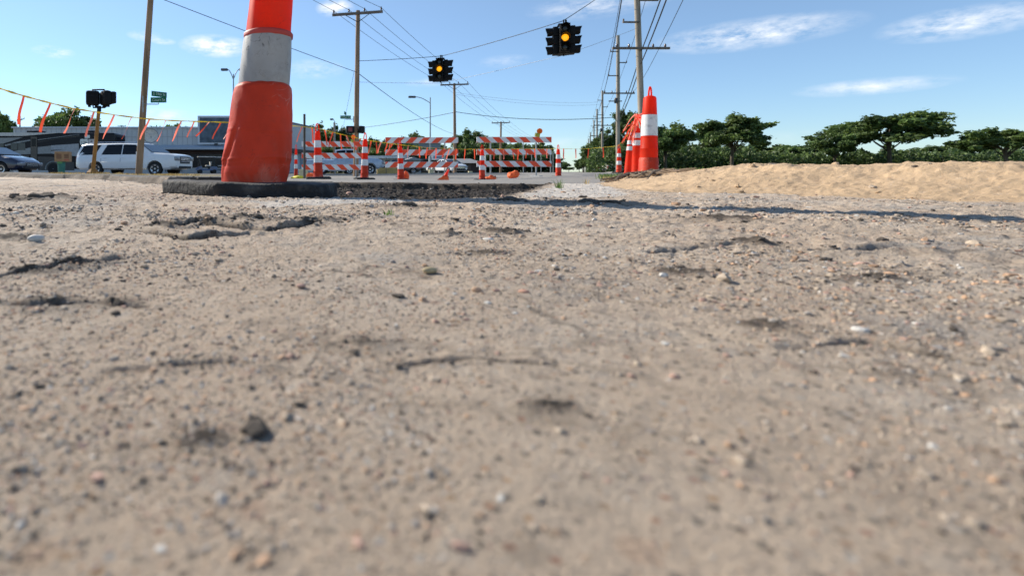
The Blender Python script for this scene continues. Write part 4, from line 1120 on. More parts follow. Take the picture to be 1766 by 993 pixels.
wire([PT(785, 193, 45), PT(1066, 202, 40)], 1.3, .024, 'sagging cable crossing the street between two poles under the signals')
wire([PT(786, 160, 45), PT(1040, 176, 66)], .5, .010, 'upper thin grey wire crossing the middle of the sky', M_wire_lt)
wire([PT(786, 163, 45), PT(1040, 180, 66)], .6, .010, 'lower thin grey wire crossing the middle of the sky', M_wire_lt)
wire([PT(611, 122, 26), PT(588, 240, 40)], .0, .008, 'thin guy wire running down past the small green street sign')
for (dx, zz, zn, lab) in ((-.6, 9.35, 9.3, 'topmost left conductor along the right row of poles'), (.58, 8.5, 8.8, 'right conductor along the right row of poles'), (-.75, 7.5, 7.9, 'lower left conductor along the right row of poles'),
                      (-1.1, 6.2, 6.0, 'wire on the left crossarm tips of the right row'), (1.1, 6.2, 6.0, 'wire on the right crossarm tips of the right row'), (.15, 4.6, 5.6, 'thick telephone cable low on the right row'), (.12, 4.1, 5.0, 'lowest telephone cable on the right row')):
    P = [(14.3 + dx - 9.0, 6.0, zn + 1.3), (14.3 + dx, 23.8, zn)] + [(3.0 + .487 * Y + dx, Y, zz - .1) for Y in LY]
    wire(P, .45, .012 if zz > 5 else .022, lab, n=8)

# ------------------------------------------------------------------ street lamps
def street_lamp(px, d, top, heads, label, h_arm=1.0):
    x, y, z = gloc(px, d) if d < 70 else (X(px, d), d, -.1); h = Z(top, d) - z; s = d / F
    t = thing('street_lamp', label, 'street lamp', (x, y, z), 0, 'grey cobra head street lamps')
    b = MB(); b.tube([(0, 0, 0), (0, 0, h)], [.085, .05], 10); b.build('pole_shaft', M_steel if True else None, t, smooth=50)
    for (hx0, hx1, hy, ay) in heads:
        x0 = (hx0 - px) * s; x1 = (hx1 - px) * s; zt = Z(hy, d) - z; za = Z(ay, d) - z
        pts = [Vector((x1 * u, 0, za + (zt - za) * math.sin(u * PI / 2))) for u in np.linspace(0, 1, 9)]
        b = MB(); b.tube(pts, .035, 8); b.build('arm', M_steel, t, smooth=50)
        L = abs(x1 - x0); c = (x0 + x1) / 2
        b = MB(); b.box((c, 0, zt), (L, .26, .20), bev=.07); b.build('lamp_head', mat('lamp_grey', (.09, .09, .09), .5), t, smooth=50)
    return t
street_lamp(742, 50, 168, [(704, 717, 167.5, 178)], 'grey street lamp behind the middle barricade, its single arm reaching left')
street_lamp(402.5, 42, 128, [(381, 393, 120.5, 138), (424, 412, 120.5, 138)], 'double armed street lamp half hidden by the big cone')
street_lamp(577.5, 60, 210, [(569, 575, 206, 214)], 'small distant street lamp showing above the first barricade')

# ------------------------------------------------------------------ traffic signals
def signal_head(label, px, py_top, d, rz, s=1.0):
    """four way span wire signal; local origin at the hanger"""
    t = thing('traffic_signal', label, 'traffic signal', tuple(PT(px, py_top, d)), rz, 'four way signals hung over the junction')
    t.scale = (s, s, s)
    b = MB(); b.tube([(0, 0, .12), (0, 0, -.1)], .025, 8); b.box((0, 0, -.08), (.42, .42, .035)); b.box((.08, 0, .05), (.06, .06, .12)); b.build('hanger', M_black, t)
    b = MB(); b.box((0, 0, -1.19), (.44, .44, .03)); b.tube([(0, 0, -1.17), (0, 0, -1.27)], .03, 8); b.build('bottom_plate', M_black, t)
    for k in range(4):
        M_ = Matrix.Rotation(k * PI / 2, 4, 'Z')
        b = MB(); 
        zoff = -.02 if k % 2 == 0 else -.05
        for j in range(3):
            b.box((0, -.29, -.28 - j * .355 + zoff), (.345, .20, .345), M=M_, bev=.02)
        hs = b.build('housing', M_black, t, smooth=40)
        for j in range(3):
            zc = -.28 - j * .355 + zoff
            # visor: open half tunnel
            b = MB(); n = 18; vs = []; L = .25
            for i in range(n + 1):
                a = R(-60) + (R(300)) * i / n
                for (yy, rr_) in ((-.385, .158), (-.39 - L * (.72 + .28 * max(0, math.sin(a))), .165)):
                    vs.append((rr_ * math.cos(a), yy, zc + rr_ * math.sin(a)))
            fs = [(2 * i, 2 * i + 1, 2 * i + 3, 2 * i + 2) for i in range(n)]
            b.add(vs, fs, M=M_)
            vs2 = [((v[0]) * .955, v[1], zc + (v[2] - zc) * .955) for v in vs]
            b.add(vs2, [tuple(reversed(f_)) for f_ in fs], M=M_)
            b.build('visor', M_black, hs, fix=False, smooth=60)
            lit = (k == 0 and j == 1)
            b = MB(); Ml = M_ @ Matrix.Translation((0, -.392, zc)) @ Matrix.Rotation(R(90), 4, 'X')
            b.lathe([(.128, 0), (.124, .006), (.10, .020), (.05, .028), (.004, .030)], 24, M=Ml); b.build('lens', M_lens_amber if lit else M_lens_off, hs, smooth=60)
    return t
signal_head('lit amber four way signal hung high, larger and nearer', 972, 40, 19.0, R(-17), .95)
signal_head('lit amber four way signal hung beside the crossarm pole, smaller and farther', 759.5, 99.5, 26.0, R(-20), .98)

# pedestrian signal seen from behind
x, y, z = gloc(160.5, 15.5)
t = thing('pedestrian_signal', 'two black crossing signals back to back on a rusty yellow leaning post', 'pedestrian signal', (x, y, z))
h = Z(184, 15.5) - z; lx = X(171, 15.5) - x
b = MB(); b.tube([(0, 0, .12), (lx * .4, 0, h * .4), (lx, 0, h)], [.062, .055, .052], 14); b.build('pole_shaft', M_rust, t, smooth=50)
b = MB(); b.lathe([(.19, -.02), (.19, .04), (.13, .10), (.075, .16), (.062, .22)], 8); b.build('base', M_rust, t, smooth=30)
for (dx, rz, w) in ((-.19, R(14), .37), (.195, R(-46), .40)):
    M_ = Matrix.Translation((lx + dx, 0, h + .25)) @ Matrix.Rotation(rz, 4, 'Z')
    b = MB(); b.box((0, 0, 0), (w, .22, .44), M=M_, bev=.075); b.box((0, .17, .02), (w * 1.02, .16, .36), M=M_, bev=.05); b.box((-w * .25, 0, -.24), (.07, .1, .06), M=M_, bev=.01); b.box((w * .25, .02, -.24), (.07, .1, .06), M=M_, bev=.01)
    for zz in (-.12, 0, .12): b.box((0, -.122, zz), (w * .7, .01, .012), M=M_)
    b.build('signal_housing', M_black, t, smooth=40)
b = MB(); b.tube([(lx - .2, 0, h + .44), (lx - .2, 0, h + .50), (lx + .16, 0, h + .50), (lx + .16, 0, h + .44)], .022, 8); b.build('top_bracket', M_black, t, smooth=50)
b = MB(); b.tube([(lx - .18, 0, h + .05), (lx - .18, 0, h - .03), (lx + .18, 0, h - .03), (lx + .18, 0, h + .05)], .024, 8)
b.tube([(lx, 0, h - .15), (lx, 0, h + .02)], .06, 10); b.build('bracket', M_black, t, smooth=50)
# crossing signal on the crossarm pole
t = thing('pedestrian_signal', 'small black crossing signal with a dim red symbol fixed to the crossarm pole', 'pedestrian signal', tuple(PT(613, 224, 25.8)))
for (dx, rz, w) in ((-.26, R(8), .42), (.29, R(50), .36)):
    M_ = Matrix.Translation((dx, -.05, 0)) @ Matrix.Rotation(rz, 4, 'Z')
    b = MB(); b.box((0, 0, 0), (w, .22, .36), M=M_, bev=.05); b.tube([(-dx * .9, .05, -.12), (0, .05, -.12)], .02, 6, M=M_); hh_ = b.build('signal_housing', M_black, t, smooth=40)
    if dx < 0: b = MB(); b.box((-.02, -.113, 0), (.20, .006, .20), M=M_); b.build('display', M_lens_red, hh_)

# ------------------------------------------------------------------ street signs
def street_sign(px, py, d, bladeA, bladeB, armpx, label, texts):
    o_ = PT(px, py, d)
    t = thing('street_sign', label, 'street sign', tuple(o_), 0, 'green street name signs')
    s = d / F
    b = MB(); b.tube([((armpx - px) * s, 0, 0), (0, 0, 0), (0, 0, .07)], .018, 6); b.box(((armpx - px) * s, 0, 0), (.05, .08, .62 if len(texts) > 1 else .3)); b.build('arm', M_steel, t)
    for (w, hgt, cx_, cz, rz), txt in zip((bladeA, bladeB), texts + [None] * (2 - len(texts))):
        M_ = Matrix.Translation((cx_ * s, -.01, -cz * s)) @ Matrix.Rotation(rz, 4, 'Z')
        b = MB(); b.box((0, 0, 0), (w, .006, hgt), M=M_, bev=.002); bl = b.build('sign_blade', M_green_sign, t)
        if txt:
            q_ = text_mesh(txt, hgt * .72, 'lettering', M_letter, bl, tuple(M_ @ Vector((0, -.0055, 0))), (R(90), 0, rz), .001, w * .80)
            if rz < R(90) and True:
                text_mesh(txt, hgt * .72, 'lettering', M_letter, bl, tuple(M_ @ Vector((0, .0055, 0))), (R(90), 0, rz + PI), .001, w * .88)
    return t
street_sign(273.5, 180, 19.9, (.62, .205, 0, -7.2, R(-4)), (.62, .20, 1.2, -17.0, R(44)), 247, 'green street name signs on the leaning brown pole', ['Court St', 'S 19th St'])
street_sign(596, 206, 25.7, (.52, .16, 0, -3.6, 0), (.5, .16, -.5, -10.2, R(75)), 610, 'small green street name signs on the crossarm pole', ['Court St'])
# highway shields behind the SUV
t = thing('highway_sign', 'white route shields on a thin post between the motorhome and the white SUV', 'road sign', tuple(PT(150, 246, 35)))
z0 = gz(X(150, 35), 35) - Z(246, 35)
b = MB(); b.tube([(0, .03, z0), (0, .03, .55)], .03, 8); b.build('post', M_steel, t)
b = MB(); sh = [(-.24, .22), (-.13, .25), (0, .22), (.13, .25), (.24, .22), (.27, .05), (.25, -.12), (.12, -.22), (0, -.27), (-.12, -.22), (-.25, -.12), (-.27, .05)]
b.prism([(p_[0] - .2, p_[1]) for p_ in sh], -.012, 0, 'y'); sp = b.build('shield', M_letter, t)
text_mesh('136', .30, 'lettering', M_black, sp, (-.2, -.016, -.01), (R(90), 0, 0), .001, .36)
b = MB(); b.box((.30, -.005, .02), (.42, .012, .42), bev=.002); sp = b.build('shield', mat('grey_white_sign', (.42, .43, .43), .5), t)
text_mesh('4', .34, 'lettering', M_black, sp, (.30, -.014, .02), (R(90), 0, 0), .001)
b = MB(); b.box((.02, -.005, .40), (.34, .012, .2), bev=.002); b.build('sign_plate', M_letter, t)

# ------------------------------------------------------------------ vehicles
def interp(pts, x):
    if x <= pts[0][0]: return pts[0][1]
    for a, c in zip(pts, pts[1:]):
        if a[0] <= x <= c[0]: return a[1] + (c[1] - a[1]) * (x - a[0]) / (c[0] - a[0] + 1e-9)
    return pts[-1][1]
def make_car(name, label, cat, loc, rz, top, belt, L, W, Wt, zb, wheels, wr, paint, glass, wind=None, rear=None, group=None, scale=1, roof=None, grille=True, lamp=M_headlamp, rails=False, spokes=6, handles=(), mirror=None, zbt=None):
    t = thing(name, label, cat, loc, rz, group)
    roof_z = max(z for _, z in top); roof = roof or roof_z
    xs = sorted(set([round(v, 3) for v in list(np.linspace(0, L, 46)) + [p_[0] for p_ in top]]))
    def halfw(x):
        e0 = min(1, x / .45); e1 = min(1, (L - x) / .7)
        return W * (1 - .13 * (1 - e0) ** 2 - .20 * (1 - e1) ** 2)
    def sec(x):
        zt = interp(top, x); zbl = interp(belt, x); w = halfw(x)
        lo = zb + (.10 if x < .2 or x > L - .3 else 0)
        zbl = min(zbl, zt - .05)
        k = max(0, min(1, (zt - zbl) / (roof - interp(belt, L / 2)) ))
        wr_ = (w - .05) - (w - .05 - Wt) * k
        return [(0, lo), (w - .09, lo), (w - .01, lo + .10), (w, (lo + zbl) / 2), (w - .015, zbl - .06), (w - .05, zbl), (wr_ + .005, zt - .07 if zt - .07 > zbl else zbl + .01), (wr_ - .07, zt - .012), (wr_ * .5, zt + .004), (0, zt + .01)], k
    vs = []; fs = []; n = 10
    for x in xs:
        s_, _ = sec(x)
        for (y_, z_) in s_: vs.append((x, -y_, z_))
        for (y_, z_) in s_[1:-1]: vs.append((x, y_, z_))
    m = n + n - 2
    order = list(range(n)) + [n + k for k in reversed(range(n - 2))]
    for i in range(len(xs) - 1):
        for a in range(m):
            c = (a + 1) % m
            fs.append((i * m + order[a], i * m + order[c], (i + 1) * m + order[c], (i + 1) * m + order[a]))
    fs.append(tuple(order)); fs.append(tuple((len(xs) - 1) * m + k for k in reversed(order)))
    b = MB(); b.add(vs, fs); body = b.build('body', paint, None, smooth=32)
    # wheel arches cut out
    cutters = MB()
    for wx in wheels:
        for sg in (-1, 1):
            M_ = Matrix.Translation((wx, sg * (W - .10), wr)) @ Matrix.Rotation(R(90), 4, 'X')
            cutters.lathe([(wr * 1.17, -.24), (wr * 1.17, .24)], 28, M=M_)
    co = cutters.build('cutter', M_plastic)
    md = body.modifiers.new('b', 'BOOLEAN'); md.operation = 'DIFFERENCE'; md.object = co; md.solver = 'EXACT'
    bpy.context.view_layer.update()
    me = bpy.data.meshes.new_from_object(body.evaluated_get(bpy.context.evaluated_depsgraph_get()))
    me.materials.clear(); me.materials.append(paint)
    bpy.data.objects.remove(body); bpy.data.objects.remove(co)
    me.polygons.foreach_set('use_smooth', [True] * len(me.polygons)); me.set_sharp_from_angle(angle=R(32))
    body = link(bpy.data.objects.new('body', me), t)
    def side_y(x, z):
        s_, _ = sec(x)
        pts = s_[3:8]
        for a, c in zip(pts, pts[1:]):
            if a[1] <= z <= c[1]: return a[0] + (c[0] - a[0]) * (z - a[1]) / (c[1] - a[1] + 1e-9)
        return s_[5][0]
    def side_patch(nm, poly, mt, off=.006, parent=t):
        """polygon in (x,z) laid on the body side, both sides"""
        b = MB()
        cx_ = sum(p_[0] for p_ in poly) / len(poly); cz = sum(p_[1] for p_ in poly) / len(poly)
        ring = []
        for a, c in zip(poly, poly[1:] + poly[:1]):
            for k in range(5): ring.append((a[0] + (c[0] - a[0]) * k / 5, a[1] + (c[1] - a[1]) * k / 5))
        for sg in (-1, 1):
            vs = [(cx_, sg * (side_y(cx_, cz) + off), cz)]
            for f_ in (.5, 1):
                for p_ in ring:
                    px_ = cx_ + (p_[0] - cx_) * f_; pz_ = cz + (p_[1] - cz) * f_
                    vs.append((px_, sg * (side_y(px_, pz_) + off), pz_))
            nr = len(ring)
            fs = [(0, 1 + k, 1 + (k + 1) % nr) for k in range(nr)] + [(1 + k, 1 + nr + k, 1 + nr + (k + 1) % nr, 1 + (k + 1) % nr) for k in range(nr)]
            b = MB(); b.add(vs, fs); b.build(nm, mt, parent, smooth=40)
    for poly in glass: side_patch('window', poly, M_glass)
    for hx, hz in handles:
        for sg in (-1, 1):
            b = MB(); b.box((hx, sg * (side_y(hx, hz) + .015), hz), (.19, .03, .035), bev=.008)
            b.build('door_handle', paint, t, smooth=40)
    # wind screen
    for nm, seg in (('windshield', wind), ('rear_window', rear)):
        if not seg: continue
        (x0, z0), (x1, z1) = seg
        nrm = Vector((z0 - z1, 0, x1 - x0)).normalized() if x1 < x0 else Vector((z1 - z0, 0, x0 - x1)).normalized()
        if nrm.z < 0: nrm = -nrm
        w0 = halfw(x0) - .13; w1 = Wt - .04
        P = [Vector((x0, -w0, z0)), Vector((x0, w0, z0)), Vector((x1, w1, z1)), Vector((x1, -w1, z1))]
        b = MB(); b.add([p_ + nrm * .022 for p_ in P] + [p_ - nrm * .02 for p_ in P], [(0, 1, 2, 3), (7, 6, 5, 4), (0, 4, 5, 1), (1, 5, 6, 2), (2, 6, 7, 3), (3, 7, 4, 0)]); b.build(nm, M_wshield if nm == 'windshield' else M_glass, t)
    # wheels
    for wx in wheels:
        for sg in (-1, 1):
            M_ = Matrix.Translation((wx, sg * (W - .13), wr)) @ Matrix.Rotation(R(-90) * sg, 4, 'X')
            b = MB(); b.lathe([(wr * .62, -.11), (wr * .93, -.12), (wr, -.08), (wr, .08), (wr * .93, .12), (wr * .64, .115), (wr * .62, .09)], 30, M=M_); wh = b.build('wheel', M_tyre, t, smooth=40)
            b = MB(); b.lathe([(wr * .63, -.05), (wr * .66, .10), (wr * .63, .118), (wr * .58, .10), (wr * .57, .02)], 30, M=M_, cap=False)
            b.lathe([(wr * .57, .015), (.005, .02)], 20, M=M_, cap=False, mi=1)
            for k in range(spokes):
                Ms = M_ @ Matrix.Rotation(2 * PI * k / spokes, 4, 'Z')
                b.add([(-.045, .02, .07), (.045, .02, .07), (.065, wr * .58, .10), (-.065, wr * .58, .10)] + [(-.03, .02, .03), (.03, .02, .03), (.05, wr * .58, .05), (-.05, wr * .58, .05)],
                      [(0, 1, 2, 3), (0, 4, 5, 1), (1, 5, 6, 2), (3, 2, 6, 7), (0, 3, 7, 4)], M=Ms)
            b.lathe([(.06, .09), (.05, .10), (.004, .10)], 14, M=M_, cap=False)
            b.build('rim', [M_rim, M_plastic], wh, smooth=40)
    # front end
    zf = interp(top, L - .12); hwf = W * .80
    if grille:
        b = MB(); b.box((L - .005, 0, zf * .76), (.07, hwf * 1.22, zf * .34), bev=.02); gr = b.build('grille', M_plastic, t)
        b = MB()
        for k in range(3): b.box((L + .032, 0, zf * .76 + (k - 1) * zf * .085), (.014, hwf * 1.1, .02))
        b.build('grille_bar', M_chrome, gr)
        b = MB(); b.box((L + .0, 0, zb + .13), (.10, hwf * 1.5, .14), bev=.03); b.build('bumper_intake', M_plastic, t)
        for sg in (-1, 1):
            b = MB(); b.box((L - .11, sg * (hwf * .86), zf * .82), (.30, .34, zf * .20), bev=.04); b.build('headlight', lamp, t, smooth=50)
    for sg in (-1, 1):
        b = MB(); b.box((.05, sg * (W * .80), interp(belt, .1) - .18), (.12, .16, .34), bev=.02); b.build('tail_light', M_redlamp, t, smooth=50)
    if mirror:
        for sg in (-1, 1):
            b = MB(); b.box((mirror[0], sg * (W + .10), mirror[1]), (.12, .24, .20), bev=.04); b.build('mirror', paint, t, smooth=50)
    if rails:
        for sg in (-1, 1):
            b = MB(); b.tube([(L * .12, sg * (Wt - .12), roof_z + .01), (L * .14, sg * (Wt - .12), roof_z + .06), (L * .60, sg * (Wt - .12), roof_z + .05), (L * .62, sg * (Wt - .12), roof_z - .02)], .018, 6); b.build('roof_rail', M_chrome, t, smooth=50)
    return t, side_patch
# long white SUV
x0, y0 = X(135, 29.9), 29.9
t, sp = make_car('parked_suv', 'long white SUV parked behind the leaning pole and the rusty signal post', 'SUV', (x0, y0 + 1.1, gz(x0 + 3, 29.5) - .02), R(-16),
    [(0, 1.25), (.06, 1.42), (.30, 1.86), (.6, 1.93), (2.5, 1.95), (3.9, 1.92), (4.15, 1.85), (4.85, 1.36), (5.2, 1.33), (5.9, 1.27), (6.2, 1.20), (6.3, 1.02)],
    [(0, 1.18), (6.3, 1.18)], 6.3, 1.02, .78, .36, (1.38, 5.08), .41, M_white_paint,
    [[(.22, 1.25), (.48, 1.80), (1.62, 1.84), (1.32, 1.25)], [(1.72, 1.25), (2.0, 1.84), (2.98, 1.85), (2.98, 1.25)], [(3.04, 1.25), (3.04, 1.85), (3.80, 1.82), (4.34, 1.25)]],
    wind=((4.86, 1.37), (4.12, 1.86)), rear=((.05, 1.42), (.36, 1.83)), rails=True, handles=((2.0, 1.05), (3.15, 1.05)), mirror=(4.15, 1.30))
t.scale = (1.04, 1, .95)
sp('sill_trim', [(1.85, .38), (1.85, .46), (4.55, .46), (4.55, .38)], M_chrome, .01)
M_seam = mat('door_seam', (.15, .155, .16), .6)
for xs_ in (1.72, 2.955, 4.28): sp('door_seam', [(xs_, .5), (xs_, 1.2), (xs_ + .018, 1.2), (xs_ + .018, .5)], M_seam, .003)
# dark sedan entering at the left
x0, y0 = X(71, 25.5) - 5.25, 26.3
t, sp = make_car('parked_car', 'dark blue sedan nosing in at the left edge before the motorhome', 'car', (x0, y0, gz(x0 + 3, 26) - .02), R(-7),
    [(0, .95), (.5, 1.02), (.9, 1.10), (1.6, 1.42), (2.3, 1.46), (2.8, 1.40), (3.55, 1.02), (4.2, .90), (4.5, .76), (4.7, .60)],
    [(0, .90), (4.7, .86)], 4.7, .92, .66, .28, (.95, 3.75), .33, M_blue_paint,
    [[(1.1, .98), (1.65, 1.34), (2.1, 1.38), (2.1, .96)], [(2.18, .96), (2.18, 1.38), (2.7, 1.34), (3.25, .98)]], wind=((3.55, 1.04), (2.82, 1.40)), rear=((.95, 1.12), (1.55, 1.40)), mirror=(3.0, 1.02), spokes=10)
# far cars
M_silver = mat('silver_blue_paint', (.42, .50, .60), .3, coat=.5)
SED_TOP = [(0, .95), (.5, 1.02), (.9, 1.10), (1.6, 1.42), (2.3, 1.46), (2.8, 1.40), (3.55, 1.02), (4.2, .92), (4.5, .80), (4.6, .62)]
SED_G = [[(1.1, .98), (1.65, 1.34), (2.1, 1.38), (2.1, .96)], [(2.18, .96), (2.18, 1.38), (2.7, 1.34), (3.25, .98)]]
def sedan(px, d, rz, paint, label, nm='parked_car', s=1.0, cat='car'):
    x, y, z = gloc(px, d)
    t, _ = make_car(nm, label, cat, (x, y, z - .02), rz, SED_TOP, [(0, .90), (4.6, .88)], 4.6, .90, .66, .28, (.95, 3.72), .33, paint, SED_G, wind=((3.55, 1.04), (2.82, 1.40)), rear=((.95, 1.12), (1.55, 1.40)), mirror=(3.0, 1.02))
    t.scale = (s, s, s)
    return t
sedan(753, 55, R(-72), M_white_paint, 'white sedan facing the street under the middle barricade', s=1.0)
sedan(790, 57, R(-62) + PI, M_white_paint, 'white hatchback partly hidden right of the collapsed cone')
sedan(671, 66, R(-20) + PI, M_white_paint, 'white car half hidden behind the yellow low wall')
sedan(725, 60, R(180), mat('black_car_paint', (.02, .022, .025), .3, coat=.6), 'black car parked behind the crumpled cone')
sedan(1040, 62, R(20), M_white_paint, 'far white car right of the pole row', s=.9)
# pick-up
x0, y0, z0_ = gloc(528, 36)
t, sp = make_car('pickup_truck', 'silver blue pickup truck parked behind the first barricade', 'pickup truck', (x0, y0 + 1, z0_ - .02), R(-3),
    [(0, .98), (.05, 1.06), (1.9, 1.08), (1.95, 1.10), (2.05, 1.72), (2.5, 1.80), (3.5, 1.78), (4.15, 1.20), (5.0, 1.12), (5.3, 1.0), (5.4, .8)],
    [(0, 1.04), (5.4, 1.04)], 5.4, .95, .72, .40, (1.1, 4.45), .38, M_silver,
    [[(2.12, 1.12), (2.15, 1.66), (2.75, 1.70), (2.75, 1.12)], [(2.82, 1.12), (2.82, 1.70), (3.4, 1.68), (3.9, 1.12)]], wind=((4.15, 1.22), (3.52, 1.76)), mirror=(3.8, 1.2))
sedan(528, 46, R(5), M_white_paint, 'white car roof showing behind the pickup truck and the tall cone')

# motorhome
def rv():
    d = 43.0; t = thing('motorhome', 'black and grey swoosh painted motorhome parked behind the dark sedan', 'motorhome', (X(-60, d), d, gz(X(60, d), d)))
    ox, oz = X(-60, d), gz(X(60, d), d)
    def q(px, py): return (X(px, d) - ox, Z(py, d) - oz)
    Lr = X(197, d) - ox; ztop = Z(229, d) - oz
    M_k = mat('motorhome_black', (.010, .010, .013), .35, spec=.25); M_g = mat('motorhome_grey', (.30, .31, .30), .45, spec=.3); M_t = mat('motorhome_taupe', (.085, .078, .07), .45, spec=.3); M_c = mat('motorhome_cream', (.62, .60, .54), .5)
    M_b = mat('motorhome_brown', (.10, .085, .065), .4)
    M_w = mat('motorhome_window', (.05, .055, .06), .1)
    bm = bmesh.new(); bmesh.ops.create_cube(bm, size=1)
    for v in bm.verts: v.co = Vector(((v.co.x + .5) * Lr, (v.co.y + .5) * 2.5, .45 + (v.co.z + .5) * (ztop - .45)))
    bmesh.ops.bevel(bm, geom=[e for e in bm.edges if e.calc_length() < 40], offset=.16, segments=4, profile=.6, affect='EDGES')
    me = bpy.data.meshes.new('body'); bm.to_mesh(me); bm.free(); me.materials.append(M_k); me.polygons.foreach_set('use_smooth', [True] * len(me.polygons)); me.set_sharp_from_angle(angle=R(35)); link(bpy.data.objects.new('body', me), t)
    def panel(nm, pts, mt, y0=-.02):
        b = MB(); b.prism([q(*p_) for p_ in pts], y0, .03, 'y'); return b.build(nm, mt, t)
    panel('awning_case', [(-55, 234.5), (-55, 229.5), (60, 229), (105, 229.5), (75, 232), (40, 235)], M_c, -.14)
    panel('swoosh_stripe', [(-50, 249), (-50, 238), (0, 238), (40, 237), (8, 247), (-20, 252)], M_g, -.021)
    panel('swoosh_stripe', [(8, 250), (30, 244.5), (52, 241), (53, 243), (30, 247), (10, 252.5)], M_g, -.022)
    panel('side_panel', [(20, 262), (44, 256.5), (53, 254.5), (53, 266), (30, 266.5), (22, 265)], M_g, -.023)
    panel('side_panel', [(65, 254), (88, 251.5), (88, 265), (65, 265.5)], M_g, -.024)
    panel('side_panel', [(88.3, 251), (136, 248), (136, 270), (125, 269), (88.3, 265)], mat('motorhome_silver', (.38, .39, .40), .45, spec=.3), -.026)
    panel('swoosh_stripe', [(88, 261), (112, 258), (88, 258.8)], M_t, -.032)
    panel('swoosh_stripe', [(65, 245), (137, 234), (137, 235.6), (100, 240), (65, 246)], M_t, -.027)
    panel('swoosh_stripe', [(65, 241), (137, 231.5), (137, 232.2), (65, 242)], M_g, -.028)
    f1 = panel('fender_panel', [(65, 270), (92, 271), (105, 276), (128, 280), (128, 294), (66, 294)], M_t, -.021)
    panel('fender_panel', [(-50, 268), (50, 268), (50, 294), (-50, 294)], M_t, -.025)
    w = panel('window', [(19, 247), (44, 246.5), (44, 259), (19, 259)], M_w, -.035)
    b = MB(); x_, z_ = q(31, 253); b.box((x_, -.03, z_), (.05, .02, .58)); b.build('window_bar', M_k, w)
    panel('window', [(-12, 248), (7, 247.5), (7, 259), (-12, 259)], M_w, -.036)
    dr = panel('door', [(53.5, 236), (64, 236), (64, 276), (53.5, 276)], M_b, -.04)
    x_, z_ = q(58.5, 246); b = MB(); b.box((x_, -.05, z_), (.34, .02, .65)); b.build('door_window', M_glass, dr)
    for px in (92, -30):
        x_, _ = q(px, 290); M_ = Matrix.Translation((x_, .12, .45)) @ Matrix.Rotation(R(90), 4, 'X')
        b = MB(); b.lathe([(.26, -.12), (.45, -.13), (.48, -.1), (.48, .1), (.45, .16), (.28, .17)], 26, M=M_); wh = b.build('wheel', M_tyre, t, smooth=40)
        b = MB(); b.lathe([(.26, .165), (.22, .12), (.08, .14), (.005, .18)], 20, M=M_, cap=False); b.build('rim', M_rim, wh, smooth=40)
        b = MB(); pts = [(x_ + .62 * math.cos(a), -.03, .45 + .60 * math.sin(a)) for a in np.linspace(-.1, PI + .1, 16)]; b.tube(pts, .05, 6); b.build('wheel_arch', M_g, t, smooth=60)
    for (a, c) in ((36, 62), (139, 158)):
        x0_, z_ = q(a, 229.2); x1_, _ = q(c, 229)
        b = MB(); b.box(((x0_ + x1_) / 2, 1.2, ztop + .12), (x1_ - x0_, .8, .28), bev=.09); b.build('roof_unit', M_k, t, smooth=50)
    b = MB(); b.tube([(Lr - .35, -.03, .7), (Lr - 1.6, -.04, .62)], .03, 6); b.build('rail', M_chrome, t)
    b = MB(); b.box((Lr + .02, 1.2, ztop - .7), (.03, 1.7, .8), bev=.01); b.build('rear_window', M_glass, t)
rv()

# cardboard box on a teal bin
x, y, z = gloc(106, 22)
t = thing('bin', 'teal plastic bin with a cardboard box on top, standing at the verge', 'bin', (x, y, z))
hb = Z(279, 22) - z
b = MB(); b.lathe([(.13, 0), (.155, hb - .04), (.17, hb - .03), (.17, hb), (.145, hb), (.13, .1)], 20); b.build('tub', M_teal, t, smooth=40)
b = MB(); b.box((0, -.12, hb - .04), (.2, .12, .09), bev=.02); b.build('rim_cloth', mat('green_cloth', (.10, .30, .12), .7), t)
b = MB(); b.box((0, 0, .21), (.58, .40, .42), bev=.008); o = b.build('cardboard_box', M_cardboard)
o.location = (X(109, 22), 22, z + hb + .001); o.rotation_euler = (0, 0, R(14)); tag(o, 'brown cardboard box balanced on the teal bin', 'cardboard box')
for (xx, yy, w_, h_, c_) in ((-.12, -.2035, .20, .22, 'brown_print'), (.17, -.2035, .18, .18, 'brown_print')):
    b = MB(); b.box((xx, yy, .22), (w_, .004, h_)); b.build('printed_panel', mat(c_, (.22, .12, .07), .8), o)
b = MB(); b.box((.17, -.2035, .07), (.20, .004, .06)); b.build('printed_panel', mat('red_print', (.40, .12, .08), .8), o)

# satellite dish
x, y, z = gloc(260, 46)
t = thing('satellite_dish', 'round pale satellite dish on a pole above the white SUV', 'satellite dish', (x, y, z))
zc = Z(234.5, 46) - z
M_ = Matrix.Translation((0, 0, zc)) @ Matrix.Rotation(R(78), 4, 'X') @ Matrix.Rotation(R(18), 4, 'Y')
b = MB(); b.lathe([(.005, -.14), (.3, -.10), (.5, -.04), (.62, .03), (.61, .04), (.49, -.02), (.29, -.08), (.005, -.12)], 30, M=M_, cap=False); b.build('dish', mat('dish_grey', (.70, .64, .55), .5), t, smooth=50)
b = MB(); b.tube([M_ @ Vector((.625 * math.cos(a), .625 * math.sin(a), .03)) for a in np.linspace(0, 2 * PI, 30)], .02, 6); b.build('dish_rim', M_darksteel, t, smooth=60)
b = MB(); b.tube([(0, .1, 0), (0, .1, zc)], .05, 8); b.build('pole_shaft', M_steel, t)
b = MB(); b.tube([M_ @ Vector((.4, .3, .0)), M_ @ Vector((0, 0, .5)), M_ @ Vector((-.4, .3, 0))], .015, 6); b.build('feed_arm', M_steel, t)

